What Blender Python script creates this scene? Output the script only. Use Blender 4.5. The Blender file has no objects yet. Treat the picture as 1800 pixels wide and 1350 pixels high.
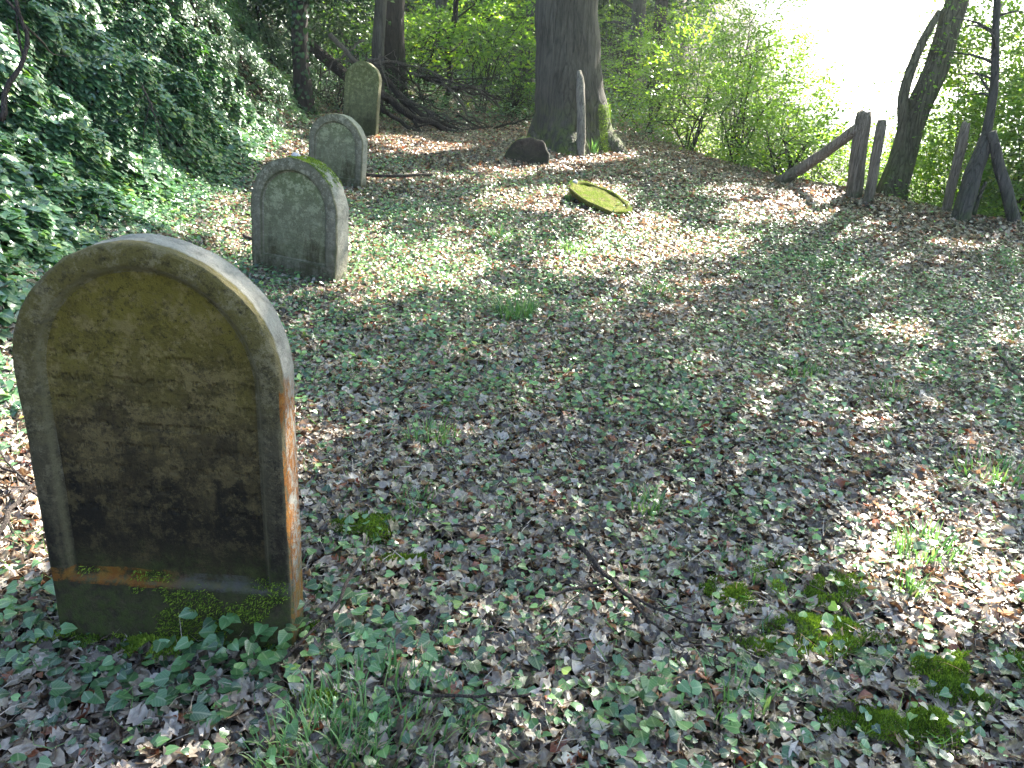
import bpy, math
import numpy as np
from mathutils import Vector, Matrix, Euler

rad = math.radians
sc = bpy.context.scene
col = sc.collection
rng = np.random.default_rng(7)

# ------------------------------------------------------------------ camera
PITCH, ROLL, FPX, CAMH = 21.5, 3.5, 1350.0, 1.6
cd = bpy.data.cameras.new('camera')
cam = bpy.data.objects.new('camera', cd)
col.objects.link(cam)
cd.sensor_width = 36.0
cd.lens = 36.0 * FPX / 1800.0
cd.clip_start = 0.05
cd.clip_end = 6000
CR = (Matrix.Rotation(rad(90 - PITCH), 4, 'X') @ Matrix.Rotation(rad(ROLL), 4, 'Z'))
cam.matrix_world = Matrix.Translation((0, 0, CAMH)) @ CR
sc.camera = cam

# ------------------------------------------------------------------ light
SUN_EL, SUN_AZ = 40.0, 36.0           # azimuth measured clockwise from +Y
S = np.array([math.sin(rad(SUN_AZ)) * math.cos(rad(SUN_EL)),
              math.cos(rad(SUN_AZ)) * math.cos(rad(SUN_EL)), math.sin(rad(SUN_EL))])
w = bpy.data.worlds.new('World')
sc.world = w
w.use_nodes = True
wn = w.node_tree
bg = wn.nodes['Background']
sky = wn.nodes.new('ShaderNodeTexSky')
sky.sky_type = 'NISHITA'
sky.sun_disc = False
sky.sun_elevation = rad(SUN_EL)
sky.sun_rotation = rad(SUN_AZ)
sky.air_density = 1.0
sky.dust_density = 1.5
wn.links.new(sky.outputs[0], bg.inputs[0])
bg.inputs[1].default_value = 0.08
sl = bpy.data.lights.new('sun', 'SUN')
sl.energy = 5.0
sl.angle = rad(0.5)
sl.color = (1.0, 0.955, 0.87)
so = bpy.data.objects.new('sun', sl)
so.rotation_euler = Vector(S).to_track_quat('Z', 'Y').to_euler()
so.location = (20, 30, 40)
col.objects.link(so)
sc.view_settings.view_transform = 'Standard'
sc.view_settings.look = 'None'
sc.view_settings.exposure = 3.1
sc.view_settings.gamma = 1.0
sc.cycles.max_bounces = 6
sc.cycles.diffuse_bounces = 3
sc.cycles.glossy_bounces = 2
sc.cycles.transmission_bounces = 4
sc.cycles.transparent_max_bounces = 4
sc.cycles.sample_clamp_indirect = 4.0
sc.cycles.use_denoising = True

# ------------------------------------------------------------------ terrain
def sstep(a, b, x):
    t = np.clip((x - a) / (b - a), 0, 1)
    return t * t * (3 - 2 * t)

def softplus(x, k=0.35):
    return k * np.log1p(np.exp(np.clip(x / k, -40, 40)))

_nk = np.random.default_rng(3)
_W = [(_nk.uniform(-1, 1, 3), _nk.uniform(0, 6.28)) for _ in range(14)]

def wob(x, y, f, z=0.0):
    """cheap smooth noise about -1..1"""
    s = 0
    for i, (k, p) in enumerate(_W[:9]):
        s = s + np.sin((k[0] * x + k[1] * y + k[2] * z) * f * (1 + 0.23 * i) + p)
    return s / 3.4

def foot_x(y):
    return np.interp(y, [-30, -5, 0, 3.2, 5, 7.7, 10, 16, 30, 60], [-3.5, -3.0, -2.6, -2.45, -2.95, -3.6, -3.85, -4.5, -7, -15])

def edge_x(y):
    return np.interp(y, [-30, 0, 7, 9.5, 10.8, 12, 14.5, 18, 24, 40, 80], [14, 12, 9.0, 7.6, 6.3, 5.1, 3.4, 3.0, 3.5, 7, 20])

def H(x, y):
    x = np.asarray(x, float); y = np.asarray(y, float)
    z = 0.5 * sstep(6, 15, y) + 0.055 * softplus(y - 15, 1.0) - 0.02 * np.clip(y - 60, 0, 1e9) * (y > 60)
    z = z + 0.15 * softplus(np.minimum(y, 75) - 25, 1.5) * (1 - sstep(-1, 7, x - edge_x(y)))
    z = z + 0.018 * wob(x, y, 2.6) + 0.03 * wob(x, y, 0.9)
    d = foot_x(y) - x + 0.18 * wob(x, y, 1.3)
    b = softplus(d, 0.3)
    z = z + np.where(b < 3.0, 1.15 * b, 3.45 + 0.12 * (b - 3.0)) * (1 - sstep(60, 120, np.abs(d)) * 0.9)
    e = x - edge_x(y)
    s = softplus(e, 0.25)
    z = z - np.where(s < 20, 0.55 * s, 11 + 0.02 * (np.minimum(s, 120) - 20))
    far = np.sqrt(x * x + y * y)
    z = np.where(far > 90, z * np.exp(-(far - 90) / 120) - 14.0 * (1 - np.exp(-(far - 90) / 120)), z)
    return z

def ray(px, py):
    v = CR.to_3x3() @ Vector(((px - 900) / FPX, (675 - py) / FPX, -1))
    return np.array(v)

def P(px, py, dz=0.0):
    """ground point seen at that place of the photograph"""
    d = ray(px, py); o = np.array([0, 0, CAMH]); t0 = 0.5
    for t in np.arange(0.5, 60, 0.02):
        q = o + d * t
        if q[2] < H(q[0], q[1]) + dz:
            return q
    return q

def D(px, py, dep):
    d = ray(px, py)
    return np.array([0, 0, CAMH]) + d * (dep / d[1])

def project(p):
    R = np.array(CR.to_3x3())
    v = (np.asarray(p) - np.array([0, 0, CAMH])) @ R
    dz = np.where(np.abs(v[..., 2]) < 1e-4, 1e-4, v[..., 2])
    return 900 + FPX * v[..., 0] / -dz, 675 - FPX * v[..., 1] / -dz, -v[..., 2]

# ------------------------------------------------------------------ node helpers
class G:
    def __init__(s, name):
        s.m = bpy.data.materials.new(name)
        s.m.use_nodes = True
        s.t = s.m.node_tree
        s.b = s.t.nodes['Principled BSDF']
        s.out = s.t.nodes['Material Output']
        s.co = s.t.nodes.new('ShaderNodeTexCoord').outputs['Object']
    def n(s, kind, **kw):
        nd = s.t.nodes.new(kind)
        for k, v in kw.items():
            setattr(nd, k, v)
        return nd
    def put(s, sock, v):
        if isinstance(v, (int, float)):
            sock.default_value = v
        elif isinstance(v, (tuple, list)):
            sock.default_value = tuple(v) if len(v) != 3 or sock.type == 'VECTOR' else (*v, 1)
        else:
            s.t.links.new(v, sock)
    def noise(s, scale, detail=4, rough=0.6, vec=None, dist=0.0):
        nd = s.n('ShaderNodeTexNoise')
        nd.inputs['Scale'].default_value = scale
        nd.inputs['Detail'].default_value = detail
        nd.inputs['Roughness'].default_value = rough
        nd.inputs['Distortion'].default_value = dist
        s.t.links.new(vec if vec is not None else s.co, nd.inputs['Vector'])
        return nd.outputs['Fac']
    def voro(s, scale, vec=None, feature='F1'):
        nd = s.n('ShaderNodeTexVoronoi', feature=feature)
        nd.inputs['Scale'].default_value = scale
        s.t.links.new(vec if vec is not None else s.co, nd.inputs['Vector'])
        return nd.outputs['Distance']
    def scl(s, v, vec=None):
        nd = s.n('ShaderNodeMapping')
        nd.inputs['Scale'].default_value = v
        s.t.links.new(vec if vec is not None else s.co, nd.inputs['Vector'])
        return nd.outputs[0]
    def ramp(s, fac, stops, interp='LINEAR'):
        nd = s.n('ShaderNodeValToRGB')
        cr = nd.color_ramp
        cr.interpolation = interp
        while len(cr.elements) < len(stops):
            cr.elements.new(0.5)
        for e, (p, c) in zip(cr.elements, stops):
            e.position = p
            e.color = (c, c, c, 1) if isinstance(c, (int, float)) else (*c, 1)
        s.t.links.new(fac, nd.inputs[0])
        return nd.outputs[0]
    def mix(s, f, a, b, mode='MIX'):
        nd = s.n('ShaderNodeMix', data_type='RGBA', blend_type=mode)
        s.put(nd.inputs[0], f); s.put(nd.inputs[6], a); s.put(nd.inputs[7], b)
        return nd.outputs[2]
    def mth(s, op, a, b=0.0, c=0.0, clamp=False):
        nd = s.n('ShaderNodeMath', operation=op)
        nd.use_clamp = clamp
        s.put(nd.inputs[0], a); s.put(nd.inputs[1], b)
        if op in ('MULTIPLY_ADD', 'SMOOTH_MIN'):
            s.put(nd.inputs[2], c)
        return nd.outputs[0]
    def xyz(s, vec=None):
        nd = s.n('ShaderNodeSeparateXYZ')
        s.t.links.new(vec if vec is not None else s.co, nd.inputs[0])
        return nd.outputs
    def attr(s, name='lf'):
        return s.n('ShaderNodeAttribute', attribute_name=name).outputs['Vector']
    def set(s, **kw):
        for k, v in kw.items():
            s.put(s.b.inputs[k.replace('_', ' ')], v)
    def bump(s, h, strength=0.5, dist=0.01, prev=None):
        nd = s.n('ShaderNodeBump')
        nd.inputs['Strength'].default_value = strength
        nd.inputs['Distance'].default_value = dist
        s.t.links.new(h, nd.inputs['Height'])
        if prev is not None:
            s.t.links.new(prev, nd.inputs['Normal'])
        return nd.outputs[0]
    def nrm(s, b):
        s.t.links.new(b, s.b.inputs['Normal'])
    def translucent(s, color, f):
        tr = s.n('ShaderNodeBsdfTranslucent')
        s.put(tr.inputs[0], color)
        mx = s.n('ShaderNodeMixShader')
        mx.inputs[0].default_value = f
        s.t.links.new(s.b.outputs[0], mx.inputs[1])
        s.t.links.new(tr.outputs[0], mx.inputs[2])
        s.t.links.new(mx.outputs[0], s.out.inputs[0])

M = {}
def leafmat(name, stops, rough, spec, tcol, tf, midrib=0.5, blotch=None, interp='LINEAR', bumpy=0.0, coat=0.0):
    g = G(name)
    a = g.attr()
    x, y, z = g.xyz(a)
    c = g.ramp(z, stops, interp)
    if midrib:
        au = g.mth('ABSOLUTE', x)
        mr = g.ramp(au, [(0.0, 1.0), (0.07, 0.0)])
        vn = g.mth('SINE', g.mth('MULTIPLY', g.mth('SUBTRACT', y, g.mth('MULTIPLY', au, 0.8)), 38.0))
        vr = g.ramp(vn, [(0.75, 0.0), (1.0, 0.45)])
        mm = g.mth('MAXIMUM', mr, vr)
        c = g.mix(g.mth('MULTIPLY', mm, midrib), c, g.mix(0.55, c, (0.75, 0.72, 0.5)))
    if blotch:
        nz = g.ramp(g.noise(blotch[0], 3), [(0.42, 0.0), (0.62, 1.0)])
        c = g.mix(g.mth('MULTIPLY', nz, blotch[2]), c, blotch[1])
    g.set(Base_Color=c, Roughness=rough)
    g.b.inputs['Specular IOR Level'].default_value = spec
    if bumpy:
        g.nrm(g.bump(g.noise(90, 3), bumpy, 0.004))
    if tf:
        g.translucent(g.mix(1.0, c, tcol, 'MULTIPLY'), tf)
    M[name] = g.m
    return g

leafmat('dead_leaf', [(0.0, (0.022, 0.014, 0.009)), (0.25, (0.075, 0.053, 0.036)), (0.45, (0.25, 0.20, 0.145)), (0.72, (0.46, 0.395, 0.32)),
                      (0.9, (0.64, 0.58, 0.50)), (0.93, (0.30, 0.10, 0.035)), (1.0, (0.24, 0.06, 0.025))],
        0.40, 0.7, (1.8, 1.2, 0.8), 0.2, 0.3, (55, (0.10, 0.065, 0.05), 0.35), bumpy=0.5)
leafmat('ivy_leaf', [(0.0, (0.028, 0.075, 0.04)), (0.45, (0.045, 0.125, 0.058)), (0.82, (0.075, 0.175, 0.078)), (0.93, (0.09, 0.19, 0.04)), (1.0, (0.2, 0.28, 0.04))],
        0.33, 0.95, (1.7, 2.2, 0.7), 0.22, 0.4)
leafmat('cover_leaf', [(0.0, (0.02, 0.055, 0.024)), (0.4, (0.06, 0.145, 0.052)), (0.75, (0.115, 0.24, 0.085)), (0.95, (0.17, 0.34, 0.11)), (1.0, (0.25, 0.33, 0.06))],
        0.33, 0.9, (1.8, 2.2, 0.8), 0.25, 0.4)
leafmat('tree_leaf', [(0.0, (0.035, 0.085, 0.02)), (0.5, (0.075, 0.16, 0.03)), (0.85, (0.12, 0.22, 0.035)), (1.0, (0.22, 0.28, 0.04))],
        0.42, 0.5, (2.9, 2.7, 0.8), 0.5, 0.2)
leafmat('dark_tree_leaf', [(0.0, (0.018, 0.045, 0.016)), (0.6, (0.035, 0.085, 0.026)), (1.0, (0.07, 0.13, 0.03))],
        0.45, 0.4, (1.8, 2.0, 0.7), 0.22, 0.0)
leafmat('grass_blade', [(0.0, (0.06, 0.15, 0.045)), (0.6, (0.12, 0.24, 0.085)), (1.0, (0.26, 0.33, 0.13))],
        0.4, 0.6, (1.6, 1.8, 0.9), 0.28, 0.0)
leafmat('moss_frond', [(0.0, (0.05, 0.085, 0.015)), (0.5, (0.15, 0.23, 0.03)), (1.0, (0.3, 0.38, 0.05))],
        0.8, 0.15, (1.5, 1.8, 0.6), 0.2, 0.0)

def barkmat(name, c0, c1, scale, green=None, stretch=0.16, ridges=True):
    g = G(name)
    v = g.scl((1, 1, stretch))
    n1 = g.noise(scale, 8, 0.68, v, 0.6)
    n2 = g.noise(scale * 5, 5, 0.7, v)
    n3 = g.noise(1.3, 4, 0.6)
    c = g.ramp(n1, [(0.3, c0), (0.7, c1)])
    c = g.mix(g.ramp(n2, [(0.35, 0.0), (0.7, 0.5)]), c, tuple(k * 0.4 for k in c0))
    c = g.mix(g.ramp(n3, [(0.45, 0.0), (0.75, 0.5)]), c, tuple(k * 1.25 for k in c1))
    if green:
        z = g.xyz()[2]
        f = g.mth('MULTIPLY', g.ramp(z, [(0.0, 1.0), (green[1], 0.0)]), g.ramp(g.noise(5, 5), [(0.4, 0.0), (0.6, 1.0)]))
        c = g.mix(f, c, green[0])
    cr_ = g.ramp(g.voro(scale * 1.3, g.scl((1, 1, stretch * .55)), 'DISTANCE_TO_EDGE'), [(0.0, 1.0), (0.10, 0.0)])
    cr_ = g.mth('MULTIPLY', cr_, g.ramp(n2, [(0.35, 0.2), (0.6, 1.0)]))
    c = g.mix(g.mth('MULTIPLY', cr_, 0.7), c, tuple(k * 0.3 for k in c0))
    g.set(Base_Color=c, Roughness=0.85)
    g.b.inputs['Specular IOR Level'].default_value = 0.3
    h = g.mth('SUBTRACT', g.mth('ADD', n1, g.mth('MULTIPLY', n2, 0.5)), g.mth('MULTIPLY', cr_, 0.5))
    g.nrm(g.bump(h, 1.0, 0.045))
    M[name] = g.m
barkmat('beech_bark', (0.028, 0.023, 0.015), (0.125, 0.112, 0.085), 9, ((0.10, 0.13, 0.02), 0.9))
barkmat('dark_bark', (0.02, 0.015, 0.011), (0.06, 0.048, 0.036), 14)
barkmat('grey_bark', (0.045, 0.04, 0.032), (0.12, 0.11, 0.092), 12, ((0.05, 0.07, 0.02), 0.5))
barkmat('mossy_bark', (0.07, 0.06, 0.036), (0.20, 0.175, 0.11), 12, ((0.08, 0.10, 0.03), 2.5))
barkmat('dead_wood', (0.07, 0.055, 0.045), (0.22, 0.185, 0.16), 22)
barkmat('pale_wood', (0.16, 0.14, 0.11), (0.42, 0.37, 0.30), 22)
barkmat('rotten_wood', (0.022, 0.015, 0.011), (0.075, 0.055, 0.042), 18)
barkmat('post_wood', (0.15, 0.115, 0.08), (0.38, 0.31, 0.235), 26, ((0.07, 0.085, 0.03), 0.35), 0.06)
barkmat('twig_bark', (0.05, 0.038, 0.03), (0.17, 0.13, 0.11), 60)

# forest soil
g = G('soil')
c = g.ramp(g.noise(14, 8, 0.7), [(0.3, (0.022, 0.016, 0.011)), (0.6, (0.065, 0.046, 0.034)), (0.8, (0.11, 0.08, 0.06))])
c = g.mix(g.ramp(g.noise(2.2, 4), [(0.52, 0.0), (0.65, 0.7)]), c, (0.04, 0.06, 0.018))
far = g.mth('GREATER_THAN', g.mth('ABSOLUTE', g.xyz()[1]), 75.0)
c = g.mix(far, c, g.ramp(g.noise(0.02, 4), [(0.3, (0.09, 0.14, 0.04)), (0.7, (0.14, 0.17, 0.06))]))
g.set(Base_Color=c, Roughness=0.95)
g.b.inputs['Specular IOR Level'].default_value = 0.15
g.nrm(g.bump(g.noise(40, 6, 0.7), 0.8, 0.02))
M['soil'] = g.m

# gravestone stone: kind of look per stone
def stonemat(name, base, pale, dark, top_tint, h, dark_from, moss_f, orange=None, rows=0.0, darkness=1.0, dark_to=None, edge=None, spots=0.3, line=None):
    g = G(name)
    x, y, z = g.xyz()
    zn = g.mth('DIVIDE', z, h)
    nA = g.noise(5.5, 9, 0.74)
    nB = g.noise(26, 8, 0.72)
    nC = g.noise(85, 6, 0.8)
    drip = g.noise(7, 6, 0.65, g.scl((1.6, 1.6, 0.28)), 0.3)
    c = g.ramp(nA, [(0.28, base), (0.72, pale)])
    # lichen tint towards the head of the stone
    tz = g.mth('ADD', zn, g.mth('MULTIPLY', g.mth('SUBTRACT', nA, 0.5), 0.6))
    c = g.mix(g.ramp(tz, [(0.55, 0.0), (0.85, 0.75)]), c, top_tint)
    # pale crusts
    c = g.mix(g.ramp(nB, [(0.56, 0.0), (0.66, 0.6)]), c, tuple(min(1, k * 1.45) for k in pale))
    # black algae and grime that has run down
    dz = g.mth('ADD', g.mth('SUBTRACT', 1.0, zn), g.mth('MULTIPLY', g.mth('SUBTRACT', drip, 0.5), 1.1))
    dz = g.mth('ADD', dz, g.mth('MULTIPLY', g.mth('SUBTRACT', nB, 0.5), 0.7))
    f = g.ramp(dz, [(dark_from, 0.0), (dark_from + 0.25, darkness)])
    if dark_to is not None:
        f = g.mth('MULTIPLY', f, g.ramp(zn, [(dark_to, 0.55), (dark_to + 0.12, 1.0)]))
    c = g.mix(f, c, g.ramp(nB, [(0.35, dark), (0.7, tuple(k * 2.6 for k in dark))]))
    sp = g.ramp(g.noise(15, 9, 0.82), [(0.50, 0.0), (0.56, 1.0)])
    c = g.mix(g.mth('MULTIPLY', g.mth('MULTIPLY', sp, 0.55), g.ramp(zn, [(0.2, 0.15), (0.75, 1.0)])), c, tuple(min(1, k * 2.3) for k in pale))
    dk = g.ramp(g.noise(21, 9, 0.85), [(0.51, 0.0), (0.62, spots)])
    c = g.mix(dk, c, tuple(k * 1.2 for k in dark))
    # pits and specks
    c = g.mix(g.ramp(nC, [(0.34, 0.85), (0.44, 0.0)]), c, tuple(k * 0.7 for k in dark))
    c = g.mix(g.mth('MULTIPLY', g.ramp(nC, [(0.60, 0.0), (0.68, 0.6)]), g.ramp(nB, [(0.45, 0.0), (0.55, 1.0)])), c, tuple(min(1, k * 1.25) for k in pale))
    if line:
        c = g.mix(g.ramp(g.mth('ADD', y, g.mth('MULTIPLY', g.mth('SUBTRACT', nB, 0.5), 0.006)), [(0.001, 0.0), (0.005, 0.55), (0.014, 0.55), (0.019, 0.0)]), c, line)
    if edge:  # top and sides: cleaner pale stone, with sunlit brightness put into the colour
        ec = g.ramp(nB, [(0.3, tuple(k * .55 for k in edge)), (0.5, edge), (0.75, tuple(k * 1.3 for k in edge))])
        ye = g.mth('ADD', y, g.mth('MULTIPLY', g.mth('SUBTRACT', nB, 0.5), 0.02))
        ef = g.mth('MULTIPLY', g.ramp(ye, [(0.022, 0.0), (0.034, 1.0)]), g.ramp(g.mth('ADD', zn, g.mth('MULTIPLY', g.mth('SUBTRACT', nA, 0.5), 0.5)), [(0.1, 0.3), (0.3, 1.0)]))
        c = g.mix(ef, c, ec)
    if orange:
        side, band = orange
        ocol = g.ramp(nB, [(0.3, (0.13, 0.04, 0.006)), (0.5, (0.28, 0.10, 0.012)), (0.7, (0.40, 0.18, 0.03))])
        if band:
            jz = g.mth('ADD', z, g.mth('MULTIPLY', g.mth('SUBTRACT', g.noise(9, 5), 0.5), 0.03))
            inb = g.mth('LESS_THAN', g.mth('ABSOLUTE', g.mth('SUBTRACT', jz, band)), 0.024)
            fl = g.ramp(g.mth('ADD', x, g.mth('MULTIPLY', g.noise(16, 4), 0.1)), [(0.02, 1.0), (0.10, 0.0)])
            k = g.mth('MULTIPLY', inb, g.ramp(g.noise(16, 8, 0.8), [(0.44, 0.0), (0.54, 1.0)]))
            c = g.mix(g.mth('MULTIPLY', k, 0.85), c, g.mix(fl, (0.085, 0.08, 0.07), ocol))
        if side:
            zs = g.ramp(g.mth('ADD', zn, g.mth('MULTIPLY', g.mth('SUBTRACT', nA, 0.5), 0.3)), [(0.02, 0.0), (0.08, 1.0), (0.66, 1.0), (0.72, 0.0)])
            sx = g.mth('GREATER_THAN', x, side)
            nn = g.xyz(g.n('ShaderNodeNewGeometry').outputs['Normal'])
            sx = g.mth('MULTIPLY', sx, g.mth('GREATER_THAN', nn[0], 0.6))
            crust = g.ramp(g.noise(24, 8, 0.85, g.scl((1, 1, 0.6)), 1.2), [(0.48, 0.95), (0.53, 0.0)])
            k = g.mth('MULTIPLY', g.mth('MULTIPLY', zs, sx), crust)
            c = g.mix(k, c, ocol)
    if moss_f:
        mf = g.ramp(g.mth('ADD', z, g.mth('MULTIPLY', g.mth('SUBTRACT', nA, 0.5), 0.5)), [(0.12, moss_f), (0.34, 0.0)])
        c = g.mix(g.mth('MULTIPLY', mf, g.ramp(nB, [(0.4, 0.0), (0.58, 1.0)])), c, (0.05, 0.07, 0.012))
    g.set(Base_Color=c, Roughness=0.88)
    g.b.inputs['Specular IOR Level'].default_value = 0.3
    hgt = g.mth('ADD', nB, g.mth('MULTIPLY', nC, 0.35))
    if rows:
        # weathered, no longer legible rows of cut characters
        rr = g.mth('SINE', g.mth('MULTIPLY', z, 2 * math.pi / 0.062))
        cut = g.ramp(g.noise(75, 2, 0.4, g.scl((1, 1, 0.3))), [(0.48, 0.0), (0.58, 1.0)])
        lim = g.mth('MULTIPLY', g.mth('GREATER_THAN', zn, 0.36), g.mth('LESS_THAN', zn, 0.78))
        rr = g.mth('MULTIPLY', g.mth('MULTIPLY', g.ramp(rr, [(0.3, 0.0), (0.9, 1.0)]), cut), lim)
        hgt = g.mth('SUBTRACT', hgt, g.mth('MULTIPLY', rr, rows))
    g.nrm(g.bump(hgt, 1.0, 0.018))
    M[name] = g.m
stonemat('near_stone', (0.030, 0.019, 0.007), (0.125, 0.092, 0.036), (0.007, 0.005, 0.0025), (0.20, 0.155, 0.018), 1.2, 0.40, 0.95, (0.30, 0.235), 0.5, 0.94, 0.2, spots=0.6)
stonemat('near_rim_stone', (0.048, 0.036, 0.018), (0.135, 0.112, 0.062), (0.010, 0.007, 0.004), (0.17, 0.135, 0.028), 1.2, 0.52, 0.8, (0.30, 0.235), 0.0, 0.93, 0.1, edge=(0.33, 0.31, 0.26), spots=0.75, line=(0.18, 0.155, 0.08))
stonemat('grey_green_stone', (0.155, 0.148, 0.08), (0.27, 0.26, 0.16), (0.035, 0.024, 0.013), (0.17, 0.21, 0.075), 1.0, 0.70, 0.4, None, 0.1, 0.85, spots=0.08)
stonemat('grey_rim_stone', (0.14, 0.122, 0.08), (0.26, 0.232, 0.165), (0.035, 0.025, 0.015), (0.18, 0.165, 0.1), 1.0, 0.80, 0.4, None, 0.0, 0.85, edge=(0.32, 0.30, 0.24), spots=0.25, line=(0.05, 0.06, 0.015))  # line: shade of the panel recess put into the colour, moss green
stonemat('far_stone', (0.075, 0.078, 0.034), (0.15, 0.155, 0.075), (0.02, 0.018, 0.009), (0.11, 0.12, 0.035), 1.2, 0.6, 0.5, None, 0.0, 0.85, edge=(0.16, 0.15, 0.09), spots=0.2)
stonemat('dark_slab_stone', (0.02, 0.015, 0.011), (0.065, 0.048, 0.036), (0.008, 0.006, 0.005), (0.04, 0.03, 0.02), 0.6, 0.4, 0.3, None, 0.0, 0.8)

def mossmat(name, c0, c1, c2):
    g = G(name)
    n1 = g.noise(60, 6, 0.75)
    c = g.ramp(n1, [(0.3, c0), (0.52, c1), (0.72, c2)])
    c = g.mix(g.ramp(g.noise(7, 5), [(0.5, 0.0), (0.7, 0.7)]), c, (0.09, 0.06, 0.03))
    g.set(Base_Color=c, Roughness=0.95)
    g.b.inputs['Specular IOR Level'].default_value = 0.1
    g.nrm(g.bump(n1, 1.0, 0.02))
    M[name] = g.m
mossmat('moss', (0.02, 0.028, 0.006), (0.07, 0.10, 0.015), (0.16, 0.19, 0.03))
mossmat('slab_moss', (0.03, 0.034, 0.008), (0.10, 0.105, 0.02), (0.2, 0.2, 0.045))
g = G('pebble')
g.set(Base_Color=g.ramp(g.noise(60, 5), [(0.3, (0.32, 0.29, 0.3)), (0.7, (0.6, 0.56, 0.55))]), Roughness=0.7)
M['pebble'] = g.m

# ------------------------------------------------------------------ mesh helpers
def mesh_np(name, V, F, mat, smooth=True, attr=None):
    """V (n,3); F (m,k) int array, or a list of faces"""
    me = bpy.data.meshes.new(name)
    V = np.asarray(V, np.float32)
    if isinstance(F, np.ndarray):
        k = F.shape[1]; m = len(F)
        me.vertices.add(len(V)); me.vertices.foreach_set('co', V.ravel())
        me.loops.add(m * k); me.loops.foreach_set('vertex_index', F.astype(np.int32).ravel())
        me.polygons.add(m); me.polygons.foreach_set('loop_start', np.arange(0, m * k, k, dtype=np.int32))
        me.update(calc_edges=True)
    else:
        me.from_pydata([tuple(map(float, v)) for v in V], [], [tuple(map(int, f)) for f in F])
        me.update()
    if smooth:
        me.polygons.foreach_set('use_smooth', np.ones(len(me.polygons), bool))
    if attr is not None:
        a = me.attributes.new('lf', 'FLOAT_VECTOR', 'POINT')
        a.data.foreach_set('vector', np.asarray(attr, np.float32).ravel())
    for mm in (mat if isinstance(mat, (list, tuple)) else [mat]):
        me.materials.append(M[mm])
    return me

def link(name, me, parent=None, loc=(0, 0, 0), rot=None, label=None, cat=None, group=None, kind=None):
    o = bpy.data.objects.new(name, me)
    col.objects.link(o)
    o.location = tuple(map(float, loc))
    if rot is not None:
        o.rotation_euler = rot
    if parent is not None:
        o.parent = parent
    if label: o['label'] = label
    if cat: o['category'] = cat
    if group: o['group'] = group
    if kind: o['kind'] = kind
    return o

def empty(name, loc, label, cat, group=None, rot=None):
    o = link(name, None, None, loc, rot, label, cat, group)
    o.empty_display_size = 0.1
    return o

def nrmz(v):
    return v / np.maximum(np.linalg.norm(v, axis=-1, keepdims=True), 1e-9)

# leaf templates: (u across, v along, fold)
def tmpl(half, mids):
    """half: list of (u,v) on one side from base to tip; mids: v on the midrib"""
    pts = [(0.0, half[0][1] if half[0][0] == 0 else 0.0)]
    return pts

def strip_leaf(vs, ws):
    """leaf from rows: v positions and half widths (0 at both ends) -> verts, tris"""
    V = [(0.0, vs[0])]; T = []
    rows = []
    for v, wd in zip(vs[1:-1], ws[1:-1]):
        i = len(V)
        dv = 0.0
        V += [(-wd, v + dv), (0.0, v), (wd, v + dv)]
        rows.append(i)
    V.append((0.0, vs[-1])); tip = len(V) - 1
    i = rows[0]
    T += [(0, i + 1, i), (0, i + 2, i + 1)]
    for a, b in zip(rows[:-1], rows[1:]):
        T += [(a, a + 1, b + 1), (a, b + 1, b), (a + 1, a + 2, b + 2), (a + 1, b + 2, b + 1)]
    i = rows[-1]
    T += [(i, i + 1, tip), (i + 1, i + 2, tip)]
    return np.array(V), np.array(T)

L_BEECH = strip_leaf([0, .2, .5, .8, 1], [0, .26, .36, .22, 0])
L_OAK = strip_leaf([0, .16, .30, .38, .54, .62, .78, .86, 1], [0, .12, .30, .18, .40, .24, .36, .22, 0])
L_MAPLE = strip_leaf([0, .12, .3, .42, .6, .75, 1], [0, .5, .34, .52, .26, .2, 0])
L_SIMPLE = (np.array([(0, 0), (-.34, .45), (0, .5), (.34, .45), (0, 1)], float), np.array([(0, 2, 1), (0, 3, 2), (1, 2, 4), (2, 3, 4)]))
_hv = np.array([(0, .1), (-.34, 0), (-.5, .28), (-.30, .68), (0, 1), (.30, .68), (.5, .28), (.34, 0), (0, .45)])
L_HEART = (_hv, np.array([(8, i, i + 1) for i in range(7)] + [(8, 7, 0)])[:, [0, 2, 1]])
_iv = np.array([(0, .12), (-.26, 0), (-.52, .22), (-.30, .42), (-.26, .7), (0, 1), (.26, .7), (.30, .42), (.52, .22), (.26, 0), (0, .42)])
L_IVY = (_iv, np.array([(10, i, i + 1) for i in range(9)] + [(10, 9, 0)])[:, [0, 2, 1]])
_TMP = strip_leaf([0, .3, .65, 1], [0, .5, .35, 0])

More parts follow.
